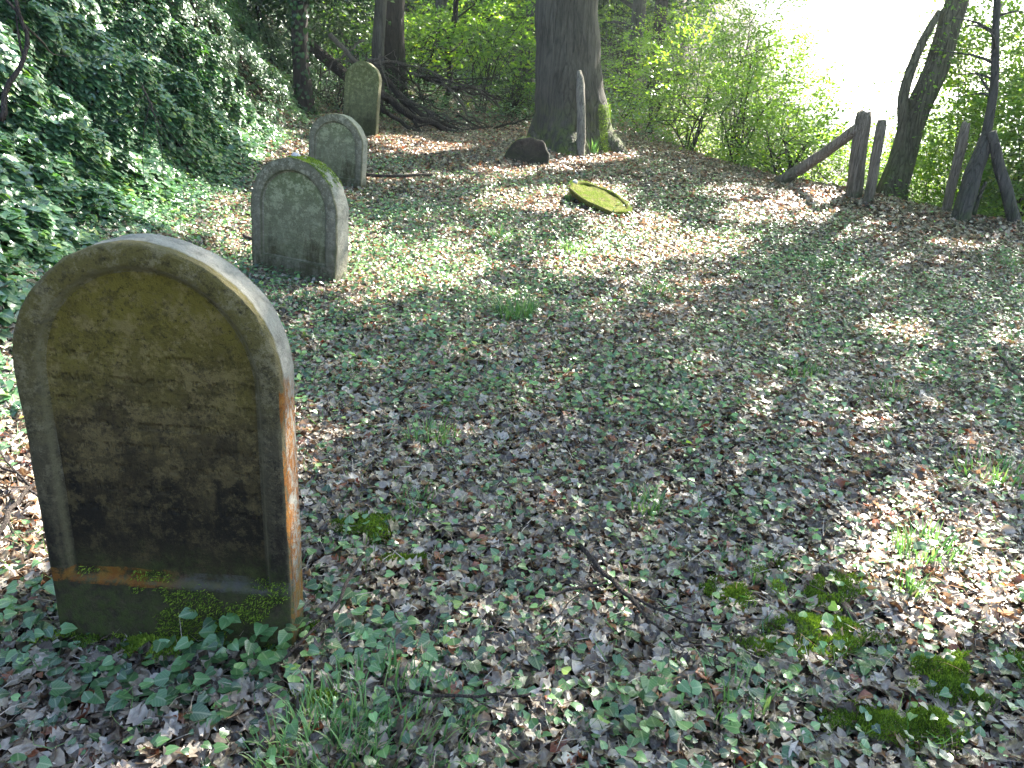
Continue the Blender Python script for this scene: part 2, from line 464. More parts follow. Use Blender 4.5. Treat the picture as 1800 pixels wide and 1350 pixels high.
def leaves(Pp, A, N, L, W, tm, fold=0.15, curl=0.3, jit=0.0, rnd=None, rg=rng, twist=0.2):
    """Pp base points, A along axis, N normal"""
    n = len(Pp)
    A = nrmz(A); X = nrmz(np.cross(A, N)); N = np.cross(X, A)
    uv, T = tm
    k = len(uv)
    L = np.broadcast_to(np.asarray(L, float), (n,)); W = np.broadcast_to(np.asarray(W, float), (n,))
    u = uv[:, 0][None]; v = uv[:, 1][None]
    c1 = rg.normal(0, 1, (n, 1)) * curl - curl * 0.4
    c2 = rg.normal(0, 1, (n, 1)) * curl * 1.2
    fo = fold * (0.5 + rg.random((n, 1)))
    tw = rg.normal(0, twist, (n, 1))
    wl = np.clip(W / L, 0, 1)[:, None]
    c2 = c2 * wl; fo = fo * wl; tw = tw * wl
    z = c1 * (v - 0.5) ** 2 * 1.6 + c2 * u * u + fo * np.abs(u) + tw * u * (v - 0.3)
    uu = np.repeat(u, n, 0); vv = np.repeat(v, n, 0)
    if jit:
        z = z + rg.normal(0, jit, (n, k)); uu = uu + rg.normal(0, jit * .6, (n, k)); vv = vv + rg.normal(0, jit * .5, (n, k))
    co = (Pp[:, None, :] + X[:, None, :] * (uu * W[:, None])[..., None] + A[:, None, :] * (vv * L[:, None])[..., None]
          + N[:, None, :] * (z * L[:, None])[..., None])
    F = (T[None] + (np.arange(n) * k)[:, None, None]).reshape(-1, 3)
    if rnd is None:
        rnd = rg.random(n)
    at = np.stack([np.repeat(u, n, 0), np.repeat(v, n, 0), np.repeat(rnd[:, None], k, 1)], -1).reshape(-1, 3)
    return co.reshape(-1, 3), F, at

def join(parts):
    Vs, Fs, As, o = [], [], [], 0
    for v, f, a in parts:
        Vs.append(v); Fs.append(f + o); As.append(a); o += len(v)
    return np.concatenate(Vs), np.concatenate(Fs), np.concatenate(As)

def tube(pts, rads, K=10, bump=0.0, flare=None, seed=0, cap=True):
    """smooth tube through points; returns V, F(quads as list) """
    pts = np.asarray(pts, float); rads = np.asarray(rads, float)
    T = np.gradient(pts, axis=0); T = nrmz(T)
    up = np.array([0, 0, 1.0]) if abs(T[0][2]) < 0.9 else np.array([0, 1.0, 0])
    U = np.cross(T[0], up); U /= np.linalg.norm(U)
    V = []
    an = np.linspace(0, 2 * math.pi, K, endpoint=False)
    rgl = np.random.default_rng(seed + 11)
    ph = rgl.uniform(0, 6.28, 6)
    for i, (p, r, t) in enumerate(zip(pts, rads, T)):
        U = U - t * np.dot(U, t); U /= np.linalg.norm(U)
        W_ = np.cross(t, U)
        rr = r * (1 + bump * (0.5 * np.sin(3 * an + ph[0] + i * .15) + 0.35 * np.sin(5 * an + ph[1] - i * .2) + 0.3 * np.sin(2 * an + ph[2] + i * 0.5)))
        if flare is not None:
            rr = rr * (1 + flare[i] * np.clip(0.45 + 0.55 * np.sin(5 * an + ph[3]) + 0.35 * np.sin(3 * an + ph[4]), 0, 2))
        V.append(p + np.outer(np.cos(an) * rr, U) + np.outer(np.sin(an) * rr, W_))
    V = np.concatenate(V); n = len(pts)
    F = []
    for i in range(n - 1):
        for j in range(K):
            a = i * K + j; b = i * K + (j + 1) % K
            F.append((a, b, b + K, a + K))
    if cap:
        F.append(tuple(range(K))[::-1]); F.append(tuple((n - 1) * K + j for j in range(K)))
    return V, F

def merge_poly(lst):
    V, F, o = [], [], 0
    for v, f in lst:
        V.append(v); F += [tuple(i + o for i in q) for q in f]; o += len(v)
    return np.concatenate(V), F

def resample(pts, n, wobble=0.0, seed=1):
    pts = np.asarray(pts, float)
    d = np.r_[0, np.cumsum(np.linalg.norm(np.diff(pts, axis=0), axis=1))]
    t = np.linspace(0, d[-1], n)
    q = np.stack([np.interp(t, d, pts[:, i]) for i in range(3)], 1)
    for _ in range(2):
        q[1:-1] = (q[:-2] + 2 * q[1:-1] + q[2:]) / 4
    if wobble:
        r = np.random.default_rng(seed)
        nz = r.normal(0, 1, (n, 3)); nz[0] = nz[-1] = 0
        for _ in range(1):
            nz[1:-1] = (nz[:-2] + 2 * nz[1:-1] + nz[2:]) / 4
        q = q + nz * wobble
    return q

# ------------------------------------------------------------------ ground sheet
def axis(a, b, step, ext, n):
    c = np.arange(a, b + 1e-6, step)
    g_ = np.geomspace(step, ext, n)
    return np.r_[(a - np.cumsum(g_))[::-1], c, b + np.cumsum(g_)]
gx = axis(-12, 12, 0.12, 300, 40); gy = axis(-3, 26, 0.12, 300, 40)
XX, YY = np.meshgrid(gx, gy)
ZZ = H(XX, YY)
V = np.stack([XX.ravel(), YY.ravel(), ZZ.ravel()], 1)
nx, ny = len(gx), len(gy)
ii = np.arange(nx * ny).reshape(ny, nx)
F = np.stack([ii[:-1, :-1], ii[:-1, 1:], ii[1:, 1:], ii[1:, :-1]], -1).reshape(-1, 4)
link('ground', mesh_np('ground', V, F, 'soil'), kind='structure')

def gnormal(x, y):
    e = 0.06
    n = np.stack([-(H(x + e, y) - H(x - e, y)) / (2 * e), -(H(x, y + e) - H(x, y - e)) / (2 * e), np.ones_like(x)], -1)
    return nrmz(n)

def in_view(x, y, z, margin=150):
    px, py, dep = project(np.stack([x, y, z], -1))
    return (dep > 0.2) & (px > -margin) & (px < 1800 + margin) & (py > -margin) & (py < 1350 + margin)

def scatter(n, xr, yr, dens=None, margin=260, rg=rng):
    """ground points, only where the place can be seen (with room to step aside)"""
    x = rg.uniform(*xr, n); y = rg.uniform(*yr, n)
    z = H(x, y)
    k = in_view(x, y, z, margin)
    if dens is not None:
        k &= rg.random(n) < dens(x, y)
    return x[k], y[k], z[k]

# ------------------------------------------------------------------ sunlit gaps in the canopy
LIT = []      # (x, y, rx, ry, strength)
def lit(px, py, rx, ry, s=1.0):
    c = P(px, py); a = P(px - rx, py); b = P(px + rx, py); t = P(px, py - ry); d = P(px, py + ry)
    ux = (b - a)[:2] / 2; uy = (t - d)[:2] / 2
    LIT.append((c[:2], np.array([ux * 1.15 + nrmz(ux) * .08, uy * 1.15 + nrmz(uy) * .10]).T, s))
for a in [(950, 352, 110, 17), (1110, 395, 75, 18), (1075, 450, 110, 20), (1190, 437, 100, 24), (1010, 475, 50, 16), (1340, 378, 70, 18, .8), (1420, 360, 60, 22, .8),
          (1280, 340, 60, 10, .5), (760, 470, 90, 36, .9), (650, 440, 50, 30, .9), (700, 500, 90, 14, .8), (640, 500, 40, 30, .8),
          (1660, 1030, 120, 85), (1590, 945, 85, 40), (1740, 1100, 70, 40, .8),
          (10, 800, 70, 110, 1), (-10, 930, 90, 70, 1), (330, 350, 120, 55, .55), (420, 420, 40, 30, 1), (260, 300, 60, 50, .35), (480, 250, 60, 30, .5),
          (745, 262, 70, 10, .7), (1060, 272, 60, 12, .9), (700, 250, 40, 10, .7), (760, 318, 120, 6, .5), (1050, 350, 45, 28, 1),
          (1575, 592, 50, 18, .6), (1780, 600, 40, 14, .5), (1150, 500, 90, 14, .35), (850, 420, 80, 14, .45), (1480, 390, 60, 20, .4), (1700, 430, 60, 12, .5),
          (600, 460, 30, 60, .6), (490, 135, 60, 60, .3), (100, 90, 60, 60, .25), (560, 270, 40, 30, .4), (735, 160, 50, 10, 1), (1640, 880, 50, 18, .5), (1560, 770, 60, 10, .3),
          (520, 780, 14, 60, .5), (860, 455, 330, 80, .22), (1330, 470, 300, 60, .12), (300, 200, 260, 150, .06)]:
    lit(*a)
for k_ in range(3):           # sun reaching the right flank of the big beech
    LIT.append((np.array([.9 - .62 * k_, 13.3 - .85 * k_]), np.array([[.5, 0], [0, .5]]), .7))
def lit_at(x, y):
    o = np.zeros_like(x)
    nz = 0.45 * wob(x, y, 7.0) + 0.3 * wob(x, y, 15.0)
    for c, Mx, s in LIT:
        q = np.stack([x - c[0], y - c[1]], -1) @ np.linalg.inv(Mx).T
        r = np.sqrt((q ** 2).sum(-1)) + 0.22 * nz
        o = np.maximum(o, s * (1 - sstep(0.8, 1.15, r)))
    return o

# ------------------------------------------------------------------ ground cover (leaf litter, creeping ivy)
def green_frac(x, y):
    """how much creeping green there is at a place"""
    f = 0.47 + 0.26 * wob(x, y, 1.1) + 0.26 * wob(x, y, 3.1)
    f = f - 0.6 * sstep(10.5, 13.5, y + 0.25 * x)                 # bare brown litter under the old beech
    f = f - 0.6 * sstep(1.5, 4.5, x - 0.15 * (14 - y)) * sstep(5.5, 9, y)
    return np.clip(f, 0.03, 1)

def litter():
    parts = []
    for (n, yr, xr, tm, L0, L1, jit) in [(30000, (0.7, 3.6), (-3.6, 3.6), L_OAK, .035, .075, .06), (22000, (0.7, 3.6), (-3.6, 3.6), L_BEECH, .025, .055, .05),
                                        (210000, (3.6, 9), (-7, 9), L_BEECH, .03, .065, .05), (290000, (9, 24), (-10, 13), L_SIMPLE, .04, .08, .05)]:
        x, y, z = scatter(n, xr, yr, lambda x, y: np.where(foot_x(y) - x > 0.2, 0.35, 1) * np.where(x - edge_x(y) > 1.5, 0.3, 1.0))
        k = len(x)
        N = nrmz(gnormal(x, y) + rng.normal(0, 0.36, (k, 3)))
        th = rng.uniform(0, 2 * math.pi, k)
        A = np.stack([np.cos(th), np.sin(th), np.zeros(k)], -1)
        A = nrmz(A - N * (A * N).sum(-1, keepdims=True))
        Lg = rng.uniform(L0, L1, k)
        Pp = np.stack([x, y, z + rng.uniform(0.0, 0.034, k)], -1) - A * Lg[:, None] * .5
        reddish = sstep(8, 13, y + 0.2 * x) * 0.10
        r = rng.random(k); r = np.where(r > 0.965 - reddish, rng.uniform(0.93, 1.0, k), r * 0.90)
        parts.append(leaves(Pp, A, N, Lg, Lg * rng.uniform(.75, 1.25, k), tm, 0.22, 0.55, jit, r, twist=0.5))
    v, f, a = join(parts)
    link('leaf_litter', mesh_np('leaf_litter', v, f, 'dead_leaf', attr=a), kind='stuff', label='fallen brown and grey leaves covering the ground', cat='leaf litter')
litter()

def creeping():
    parts = []
    for (n, yr, xr, tm, L0, L1) in [(16500, (0.7, 3.6), (-3.6, 3.6), L_HEART, .013, .036), (120000, (3.6, 9), (-7, 9), L_HEART, .018, .042), (200000, (9, 22), (-10, 12), L_SIMPLE, .025, .055)]:
        x, y, z = scatter(n, xr, yr, lambda x, y: green_frac(x, y) * np.where(x - edge_x(y) > 0.3, .3, 1))
        k = len(x)
        N = nrmz(gnormal(x, y) + rng.normal(0, 0.30, (k, 3)) + np.array([0, -0.12, 0]))
        th = rng.uniform(0, 2 * math.pi, k)
        A = np.stack([np.cos(th), np.sin(th), np.zeros(k)], -1)
        A = nrmz(A - N * (A * N).sum(-1, keepdims=True))
        Lg = rng.uniform(L0, L1, k)
        Pp = np.stack([x, y, z + 0.02 + rng.random(k) ** 1.5 * 0.075], -1)
        parts.append(leaves(Pp, A, N, Lg, Lg * rng.uniform(.75, 1.1, k), tm, 0.2, 0.2, 0.0, rng.random(k) ** 1.3))
    # bigger ivy and bramble leaves at the foot of the near stone
    for cx, cy, rx, ry, n, hh in [(P(250, 1230)[0], P(250, 1230)[1], .34, .09, 70, .06), (P(455, 1140)[0], P(455, 1160)[1] - .03, .15, .09, 60, .13), (P(40, 1120)[0], P(40, 1120)[1], .25, .2, 90, .08),
                                  (P(690, 1160)[0], P(690, 1160)[1], .3, .2, 110, .05), (P(1120, 1290)[0], P(1120, 1290)[1], .12, .09, 28, .09), (P(590, 1060)[0], P(590, 1060)[1], .1, .1, 22, .05),
                                  (P(960, 1230)[0], P(960, 1230)[1], .5, .2, 60, .03), (P(1400, 1230)[0], P(1400, 1230)[1], .4, .2, 60, .03)]:
        x = cx + rng.normal(0, rx * .6, n); y = cy + rng.normal(0, ry * .6, n)
        z = H(x, y) + 0.015 + rng.random(n) * hh
        N = nrmz(np.stack([rng.normal(0, .3, n), rng.normal(-.25, .3, n), np.ones(n)], -1))
        th = rng.uniform(0, 2 * math.pi, n)
        A = nrmz(np.stack([np.cos(th), np.sin(th), -0.2 * np.ones(n)], -1))
        Lg = rng.uniform(.03, .055, n)
        parts.append(leaves(np.stack([x, y, z], -1), A, N, Lg, Lg * .95, L_HEART, 0.22, 0.2, 0, rng.random(n) * .8))
    v, f, a = join(parts)
    link('creeping_ivy', mesh_np('creeping_ivy', v, f, 'cover_leaf', attr=a), kind='stuff', label='small green creeping leaves growing through the litter', cat='ground cover')
creeping()

# ------------------------------------------------------------------ ivy bank
def ivy_bank():
    parts = []
    for (n, yr, dr, L0, L1, tm) in [(75000, (0.5, 6.5), (-.25, 4.2), .045, .095, L_HEART), (130000, (6.5, 13), (-.35, 5.2), .055, .095, L_HEART), (150000, (13, 26), (-.5, 7), .06, .10, L_SIMPLE)]:
        y = rng.uniform(*yr, n); d = rng.uniform(*dr, n)
        x = foot_x(y) - d
        z = H(x, y)
        N0 = gnormal(x, y)
        lump = 0.20 + 0.10 * sstep(7, 10, y) + (0.12 + .08 * sstep(6, 9, y)) * wob(x, y, 1.9, z) + 0.12 * wob(x, y, 5.3, z * 2)
        lump = np.clip(lump, 0.02, 0.7) * sstep(-.4, .8, d)
        off = lump - rng.random(n) ** 2 * 0.12 + 0.03
        q = np.stack([x, y, z], -1) + N0 * off[:, None]
        k = in_view(q[:, 0], q[:, 1], q[:, 2], 300) & (rng.random(n) < 0.35 + 0.65 * sstep(-.3, .6, d)) & (q[:, 2] > H(q[:, 0], q[:, 1]) - .02)
        q = q[k]; N0 = N0[k]; m = len(q)
        N = nrmz(N0 + np.array([0.15, -0.1, 0.5]) + rng.normal(0, 0.36, (m, 3)))
        A = np.array([0.35, -0.1, -1.0]) + rng.normal(0, 0.55, (m, 3))
        A = nrmz(A - N * (A * N).sum(-1, keepdims=True))
        Lg = rng.uniform(L0, L1, m)
        parts.append(leaves(q, A, N, Lg, Lg * rng.uniform(.75, 1.05, m), tm, 0.18, 0.25, 0.0, rng.random(m) ** 1.2))
    v, f, a = join(parts)
    link('bank_ivy', mesh_np('bank_ivy', v, f, 'ivy_leaf', attr=a), kind='stuff', label='dense dark green ivy covering the steep bank', cat='ivy')
ivy_bank()

# ------------------------------------------------------------------ gravestones
def arch(half_w, h, rise, n_side=14, n_arc=44, z0=0.0, sq=2.0):
    """outline from bottom left, up, over and down to bottom right"""
    zs = h - rise
    pts = [(-half_w, z) for z in np.linspace(z0, zs, n_side, endpoint=False)]
    for t in np.linspace(math.pi, 0, n_arc):
        c, s_ = math.cos(t), math.sin(t)
        pts.append((half_w * np.sign(c) * abs(c) ** (2 / sq), zs + rise * abs(s_) ** (2 / sq)))
    pts += [(half_w, z) for z in np.linspace(zs, z0, n_side + 1)[1:]]
    return np.array(pts)

def gravestone(loc, yaw, tx, ty, wd, h, th, rise, rim, rim_mat, pan_mat, pan_z, label, depth=0.014, chip=0.004, seed=0, sink=0.12, groove=True):
    root = empty('gravestone', loc, label, 'gravestone', 'gravestones standing in a row', (rad(tx), rad(ty), rad(yaw)))
    r_ = np.random.default_rng(seed)
    hw = wd / 2
    O = arch(hw, h, rise, z0=-sink)
    I = arch(hw - rim, h - rim, rise - rim * .9, z0=pan_z)
    I2 = arch(hw - rim - .014, h - rim - .014, rise - rim * .9 - .010, z0=pan_z + .014)
    I3 = arch(hw - rim - .022, h - rim - .022, rise - rim * .9 - .015, z0=pan_z + .022)
    n = len(O)
    def ring(o, y):
        return np.stack([o[:, 0], np.full(n, y), o[:, 1]], 1)
    def shrink(o, e):
        c = np.array([0, h * .5]); d = o - c
        return c + d * (1 - e / np.maximum(np.linalg.norm(d, axis=1, keepdims=True), .05))
    rings = [ring(O, th), ring(shrink(O, -.0), th * .66), ring(O, th * .33), ring(O, .010), ring(shrink(O, .003), .003), ring(shrink(O, .009), 0.0)]
    for t in (.25, .5, .75):
        rings.append(ring(O * (1 - t) + I * t, -0.0015 * math.sin(t * math.pi)))
    rings += [ring(I, 0.0)]
    if groove:
        rings += [ring(I * .6 + I2 * .4, depth * .15)]
    rings += [ring(I2, depth * .8), ring(I3, depth)]
    V = np.concatenate(rings)
    # weathering of the outline
    a = np.tile(np.arange(n), len(rings))
    nz = chip * (np.sin(a * .9 + seed) * .4 + np.sin(a * 0.37 + 2 * seed) * .8) * 0.8 + r_.normal(0, chip * .35, len(V))
    k = np.arange(len(V)) < 6 * n
    dirs = np.stack([np.sign(V[:, 0]) * np.minimum(1, np.abs(V[:, 0]) / hw), np.zeros(len(V)), (V[:, 2] > h - rise) * 1.0], 1)
    V = V + dirs * (nz * k)[:, None]
    k4 = (np.arange(len(V)) >= 3 * n) & (np.arange(len(V)) < 6 * n)
    V[k4, 1] += np.abs(r_.normal(0, chip * .5, k4.sum()))
    F = []
    for r in range(len(rings) - 1):
        for j in range(n - 1):
            a0 = r * n + j
            F.append((a0, a0 + n, a0 + n + 1, a0 + 1)[::-1])
        # the closing strip along the bottom
        a0 = r * n + n - 1
        F.append((a0, a0 + n, (r + 1) * n, r * n)[::-1])
    F.append(tuple(range(n)))
    V[:, 1] += 0
    me = mesh_np('slab', V, F, rim_mat)
    me.set_sharp_from_angle(angle=rad(32))
    link('slab', me, root)
    # the inscription panel
    c = np.array([0, (h - rim - rise * .45 + pan_z) / 2 + .0])
    cen = np.stack([I3[:, 0] * .0, np.clip(I3[:, 1], pan_z + hw * .7, h - rise)], 1)
    st = [0, .06, .14, .26, .4, .55, .7, .85, 1]
    W2 = []
    for t in st:
        q = I3 * (1 - t) + cen * t
        yy = depth + .0008 * np.sin(q[:, 0] * 30 + q[:, 1] * 17)
        W2.append(np.stack([q[:, 0], yy, q[:, 1]], 1))
    W2 = np.concatenate(W2)
    F = []
    for r in range(len(st) - 1):
        for j in range(n):
            a0 = r * n + j; a1 = r * n + (j + 1) % n
            F.append((a0, a0 + n, a1 + n, a1)[::-1])
    link('inscription_panel', mesh_np('inscription_panel', W2, F, pan_mat), root)
    return root

def base(p):
    return np.array([p[0], p[1], float(H(p[0], p[1]))])

def moss_patch(root, pts, N, L, name='moss', seed=5, w_=.35):
    """many tiny fronds standing on a surface, in the thing's own space"""
    r = np.random.default_rng(seed)
    m = len(pts)
    A = nrmz(N + r.normal(0, .55, (m, 3)))
    N2 = r.normal(0, 1, (m, 3))
    v, f, a = leaves(pts, A, N2, L * r.uniform(.5, 1.3, m), L * w_, L_SIMPLE, .1, .3, 0, r.random(m), r)
    return link(name, mesh_np(name, v, f, 'moss_frond', attr=a), root)

b1 = base(P(313, 1150)[:2])
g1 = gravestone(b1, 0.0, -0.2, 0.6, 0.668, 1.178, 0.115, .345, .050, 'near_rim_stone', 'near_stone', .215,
                'largest and nearest gravestone, yellow-olive head, blackened panel and an orange lichen band', depth=.020, chip=.0022, seed=1)
r = np.random.default_rng(21)
n = 9000
mx = r.uniform(-.30, .33, n); mz = r.uniform(-.03, .26, n)
keep = (wob(mx * 3, mz * 4, 5) + 0.35 * wob(mx, mz, 30) + np.where(mx > -.05, .45, -.35) - 2.2 * np.maximum(0, mz - .17) + np.where(mz < .05, .5, 0) - .35) > 0
mx, mz = mx[keep], mz[keep]; n = len(mx)
my = np.where((mz > .215) & (np.abs(mx) < .28), .014, -.001)
moss_patch(g1, np.stack([mx, my, mz], 1), np.array([0, -1, .2]) * np.ones((n, 3)), .012, 'moss', 5)
b2 = base(P(514, 492)[:2])
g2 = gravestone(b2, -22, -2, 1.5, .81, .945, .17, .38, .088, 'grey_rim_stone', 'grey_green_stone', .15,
                'second gravestone of the row, broad grey rim with bright moss on its right shoulder', depth=.024, chip=.005, seed=2)
n = 6000
t = r.uniform(-.25, 1.02, n); yy = r.uniform(0, .17, n)
O = arch(.405, .945, .38)
ang = math.pi / 2 - t
px_ = .405 * np.cos(ang); pz_ = .565 + .38 * np.sin(ang)
keep = (.9 - np.abs(t - .42) * 1.5 + .5 * wob(px_ * 8, yy * 20, 4)) > .25
moss_patch(g2, np.stack([px_, yy, pz_], 1)[keep], np.stack([np.cos(ang), np.zeros(n) - .15, np.sin(ang)], 1)[keep], .014, 'moss', 6)
b3 = base(P(587, 327)[:2])
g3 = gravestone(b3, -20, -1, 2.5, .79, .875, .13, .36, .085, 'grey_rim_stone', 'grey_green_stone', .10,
                'third gravestone of the row, pale green panel, half hidden behind the second stone', depth=.024, chip=.005, seed=3)
b4 = base(P(629, 241)[:2])
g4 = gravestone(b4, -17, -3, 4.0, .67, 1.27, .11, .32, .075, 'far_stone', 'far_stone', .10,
                'farthest and tallest standing gravestone, olive, leaning in front of the brushwood', chip=.005, seed=4)
g4['group'] = g3['group']

# pebble laid on the second stone
def pebble(loc, s, label, seed=0, flat=.6):
    u = np.linspace(0, math.pi, 9); q = np.linspace(0, 2 * math.pi, 14, endpoint=False)
    V = []
    for a in u:
        for b in q:
            V.append((math.sin(a) * math.cos(b), math.sin(a) * math.sin(b) * .75, math.cos(a) * flat))
    V = np.array(V); V *= s * (1 + .12 * wob(V[:, 0], V[:, 1], 3, V[:, 2] + seed))[:, None]
    F = [(i * 14 + j, i * 14 + (j + 1) % 14, (i + 1) * 14 + (j + 1) % 14, (i + 1) * 14 + j)[::-1] for i in range(8) for j in range(14)]
    me = mesh_np('pebble', V, F, 'pebble')
    return link('pebble', me, None, loc, (0, 0, seed), label, 'pebble')
bpy.context.view_layer.update()
tp = g2.matrix_world @ Vector((-.03, .09, .935))
pebble((tp.x, tp.y, tp.z + .018), .042, 'grey memorial pebble lying on top of the second gravestone', 1)

# fallen mossy slab lying face up, propped at its far left
def fallen_slab():
    c = base(P(1052, 362)[:2])
    root = empty('fallen_gravestone', c + [0, 0, .11], 'rounded fallen gravestone slab lying tilted on the litter, coated in bright yellow-green moss', 'fallen gravestone', None, (rad(11), rad(1), rad(28)))
    a = np.linspace(0, 2 * math.pi, 64, endpoint=False)
    rx, ry = .30, .60
    rad_ = 1 + .05 * np.sin(2 * a + 1) + .03 * np.sin(5 * a)
    O = np.stack([rx * np.cos(a) * rad_, ry * np.sin(a) * rad_], 1)
    def ring(s, z):
        return np.stack([O[:, 0] * s, O[:, 1] * s, np.full(64, z) + .006 * np.sin(a * 7)], 1)
    rings = [ring(.96, -.05), ring(1, -.03), ring(1.01, 0), ring(.985, .014), ring(.93, .018), ring(.87, .012), ring(.83, -.008)]
    V = np.concatenate(rings)
    F = [(r_ * 64 + j, r_ * 64 + (j + 1) % 64, (r_ + 1) * 64 + (j + 1) % 64, (r_ + 1) * 64 + j) for r_ in range(6) for j in range(64)]
    F.append(tuple(range(64))[::-1])
    link('rim', mesh_np('rim', V, F, 'slab_moss'), root)
    st = [1, .8, .6, .4, .2, .02]
    V = np.concatenate([np.stack([O[:, 0] * .83 * s, O[:, 1] * .83 * s, -.008 - .012 * (1 - s) + .006 * wob(O[:, 0] * s * 9, O[:, 1] * s * 9, 2)], 1) for s in st])
    F = [(r_ * 64 + j, r_ * 64 + (j + 1) % 64, (r_ + 1) * 64 + (j + 1) % 64, (r_ + 1) * 64 + j) for r_ in range(5) for j in range(64)]
    F.append(tuple(5 * 64 + j for j in range(64)))
    link('panel', mesh_np('panel', V, F, 'slab_moss'), root)
    r = np.random.default_rng(9)
    n = 9000
    rr = np.sqrt(r.random(n)) ; th = r.uniform(0, 6.283, n)
    x = rr * rx * np.cos(th); y = rr * ry * np.sin(th)
    z = np.where(rr > .86, .02, -.012)
    keep = wob(x * 6, y * 6, 3) + .4 * wob(x, y, 25) > -.55
    moss_patch(root, np.stack([x, y, z], 1)[keep], np.array([0, 0, 1.]) * np.ones((keep.sum(), 3)), .012, 'moss', 12)
    bpy.context.view_layer.update()
    q = root.matrix_world @ Vector((-.08, .50, .02))
    pebble(q, .045, 'white pebble lying in the hollow of the mossy fallen slab', 2)
    # broken dark stone lump that props it
    return root
fallen_slab()

def dark_slab():
    c = base(P(925, 289)[:2])
    root = empty('sunken_gravestone', c, 'low dark rounded gravestone sunk in the litter left of the big beech', 'gravestone', None, (rad(-16), rad(5), rad(-10)))
    O = arch(.36, .42, .36, z0=-.15)
    n = len(O)
    rr = [np.stack([O[:, 0] * s, np.full(n, y), O[:, 1] * s + (1 - s) * .05], 1) for s, y in ((.99, .14), (1, .10), (1, .02), (.97, .0), (.86, .0), (.82, .015), (.4, .018), (.02, .018))]
    V = np.concatenate(rr) + np.random.default_rng(3).normal(0, .003, (n * 8, 3)) + (.02 * np.sin(np.tile(np.arange(n), 8) * .55) * np.sin(np.tile(np.arange(n), 8) * .23 + 1))[:, None] * np.array([1, 0, 1])
    F = [(r_ * n + j, r_ * n + (j + 1) % n, (r_ + 1) * n + (j + 1) % n, (r_ + 1) * n + j)[::1] for r_ in range(7) for j in range(n)]
    F.append(tuple(range(n))[::-1])
    link('slab', mesh_np('slab', V, F, 'dark_slab_stone'), root)
    r = np.random.default_rng(5); m = 900
    t = r.uniform(math.pi * .45, math.pi * 1.0, m)
    moss_patch(root, np.stack([.36 * np.cos(t), r.uniform(0, .13, m), .06 + .36 * np.sin(t)], 1), np.stack([np.cos(t), 0 * t, np.sin(t)], 1), .014)
dark_slab()
# ------------------------------------------------------------------ trees
def trunk_path(b, top, n=16, bend=0.08, seed=0):
    b = np.asarray(b, float); top = np.asarray(top, float)
    return resample([b, b * .66 + top * .34, b * .33 + top * .67, top], n, bend, seed)

def spray_cloud(C, Dr, nl, Ls, leaf_L, tm, rg, drop=.25, spread=.5, rnd=None):
    """C centres, Dr outward directions; each spray is a flat fan of nl leaves"""
    m = len(C)
    s = np.tile(np.linspace(.08, 1, nl), m)
    Cx = np.repeat(C, nl, 0); Dx = np.repeat(nrmz(Dr), nl, 0)
    Nn = np.repeat(nrmz(np.array([0, 0, 1.0]) + rg.normal(0, .3, (m, 3))), nl, 0)
    Sd = nrmz(np.cross(Dx, Nn))
    alt = np.tile(np.where(np.arange(nl) % 2 == 0, 1.0, -1.0), m)
    Lr = np.repeat(rg.uniform(.7, 1.3, m) * Ls, nl)
    q = Cx + Dx * (s * Lr)[:, None] - Nn * (drop * (s * Lr) ** 2)[:, None] + Sd * (alt * rg.uniform(0, spread, m * nl) * (1 - .6 * s) * Lr)[:, None]
    q = q + rg.normal(0, .015, q.shape)
    A = nrmz(Dx + Sd * alt[:, None] * .8 + rg.normal(0, .3, q.shape))
    N = nrmz(Nn + rg.normal(0, .38, q.shape))
    Lg = leaf_L * rg.uniform(.65, 1.25, m * nl)
    tone = np.repeat(rg.normal(0, .13, m), nl)
    rn = np.clip(rg.random(m * nl) * .75 + .12 + tone, 0, 1)
    return leaves(q, A, N, Lg, Lg * rg.uniform(.8, 1.05, m * nl), tm, .12, .2, 0, rn, rg)

def tree(kind, b, top, r0, r1, label, mat='grey_bark', cat='tree', group=None, flare=.35, K=14, n=18, bend=.06, limbs=0, crown=None, seed=0, bump=.08, extra=None, limb_from=.5, fdec=2.2):
    b = np.asarray(b, float); top = np.asarray(top, float)
    root = empty(kind, b, label, cat, group)
    rg = np.random.default_rng(seed + 100)
    path = trunk_path(b - [0, 0, .15], top, n, bend, seed) - b
    hgt = np.linalg.norm(path - path[0], axis=1)
    rr = r0 + (r1 - r0) * (hgt / hgt[-1]) ** .9
    fl = flare * np.exp(-hgt / (r0 * fdec))
    rr = rr * (1 + fl * .6)
    lst = [tube(path, rr, K, bump, fl * .9, seed)]
    tips = []
    for i in range(limbs):
        t = rg.uniform(limb_from, .97); k = int(t * (n - 1))
        s = path[k]; az = rg.uniform(0, 6.28); ln = rg.uniform(.8, 2.2) * (1.15 - t * .5)
        e = s + np.array([math.cos(az) * ln, math.sin(az) * ln, rg.uniform(.1, .7) * ln])
        q = resample([s, (s + e) / 2 + [0, 0, .12 * ln], e], 7, .03, seed + i)
        lst.append(tube(q, np.linspace(rr[k] * .4, .012, 7), 6, 0))
        tips.append(q)
    if extra:
        for q, ra in extra:
            q = np.asarray(q) - b
            q = resample(q, 12, .02, seed)
            lst.append(tube(q, np.linspace(ra[0], ra[1], 12), 9, .05))
    V, F = merge_poly(lst)
    link('trunk', mesh_np('trunk', V, F, mat), root)
    if crown:
        v, f, a = crown(rg, tips, path)
        if len(v):
            link('crown', mesh_np('crown', v - b, f, crown_mat.get(kind, 'tree_leaf'), attr=a), root)
    return root
crown_mat = {}

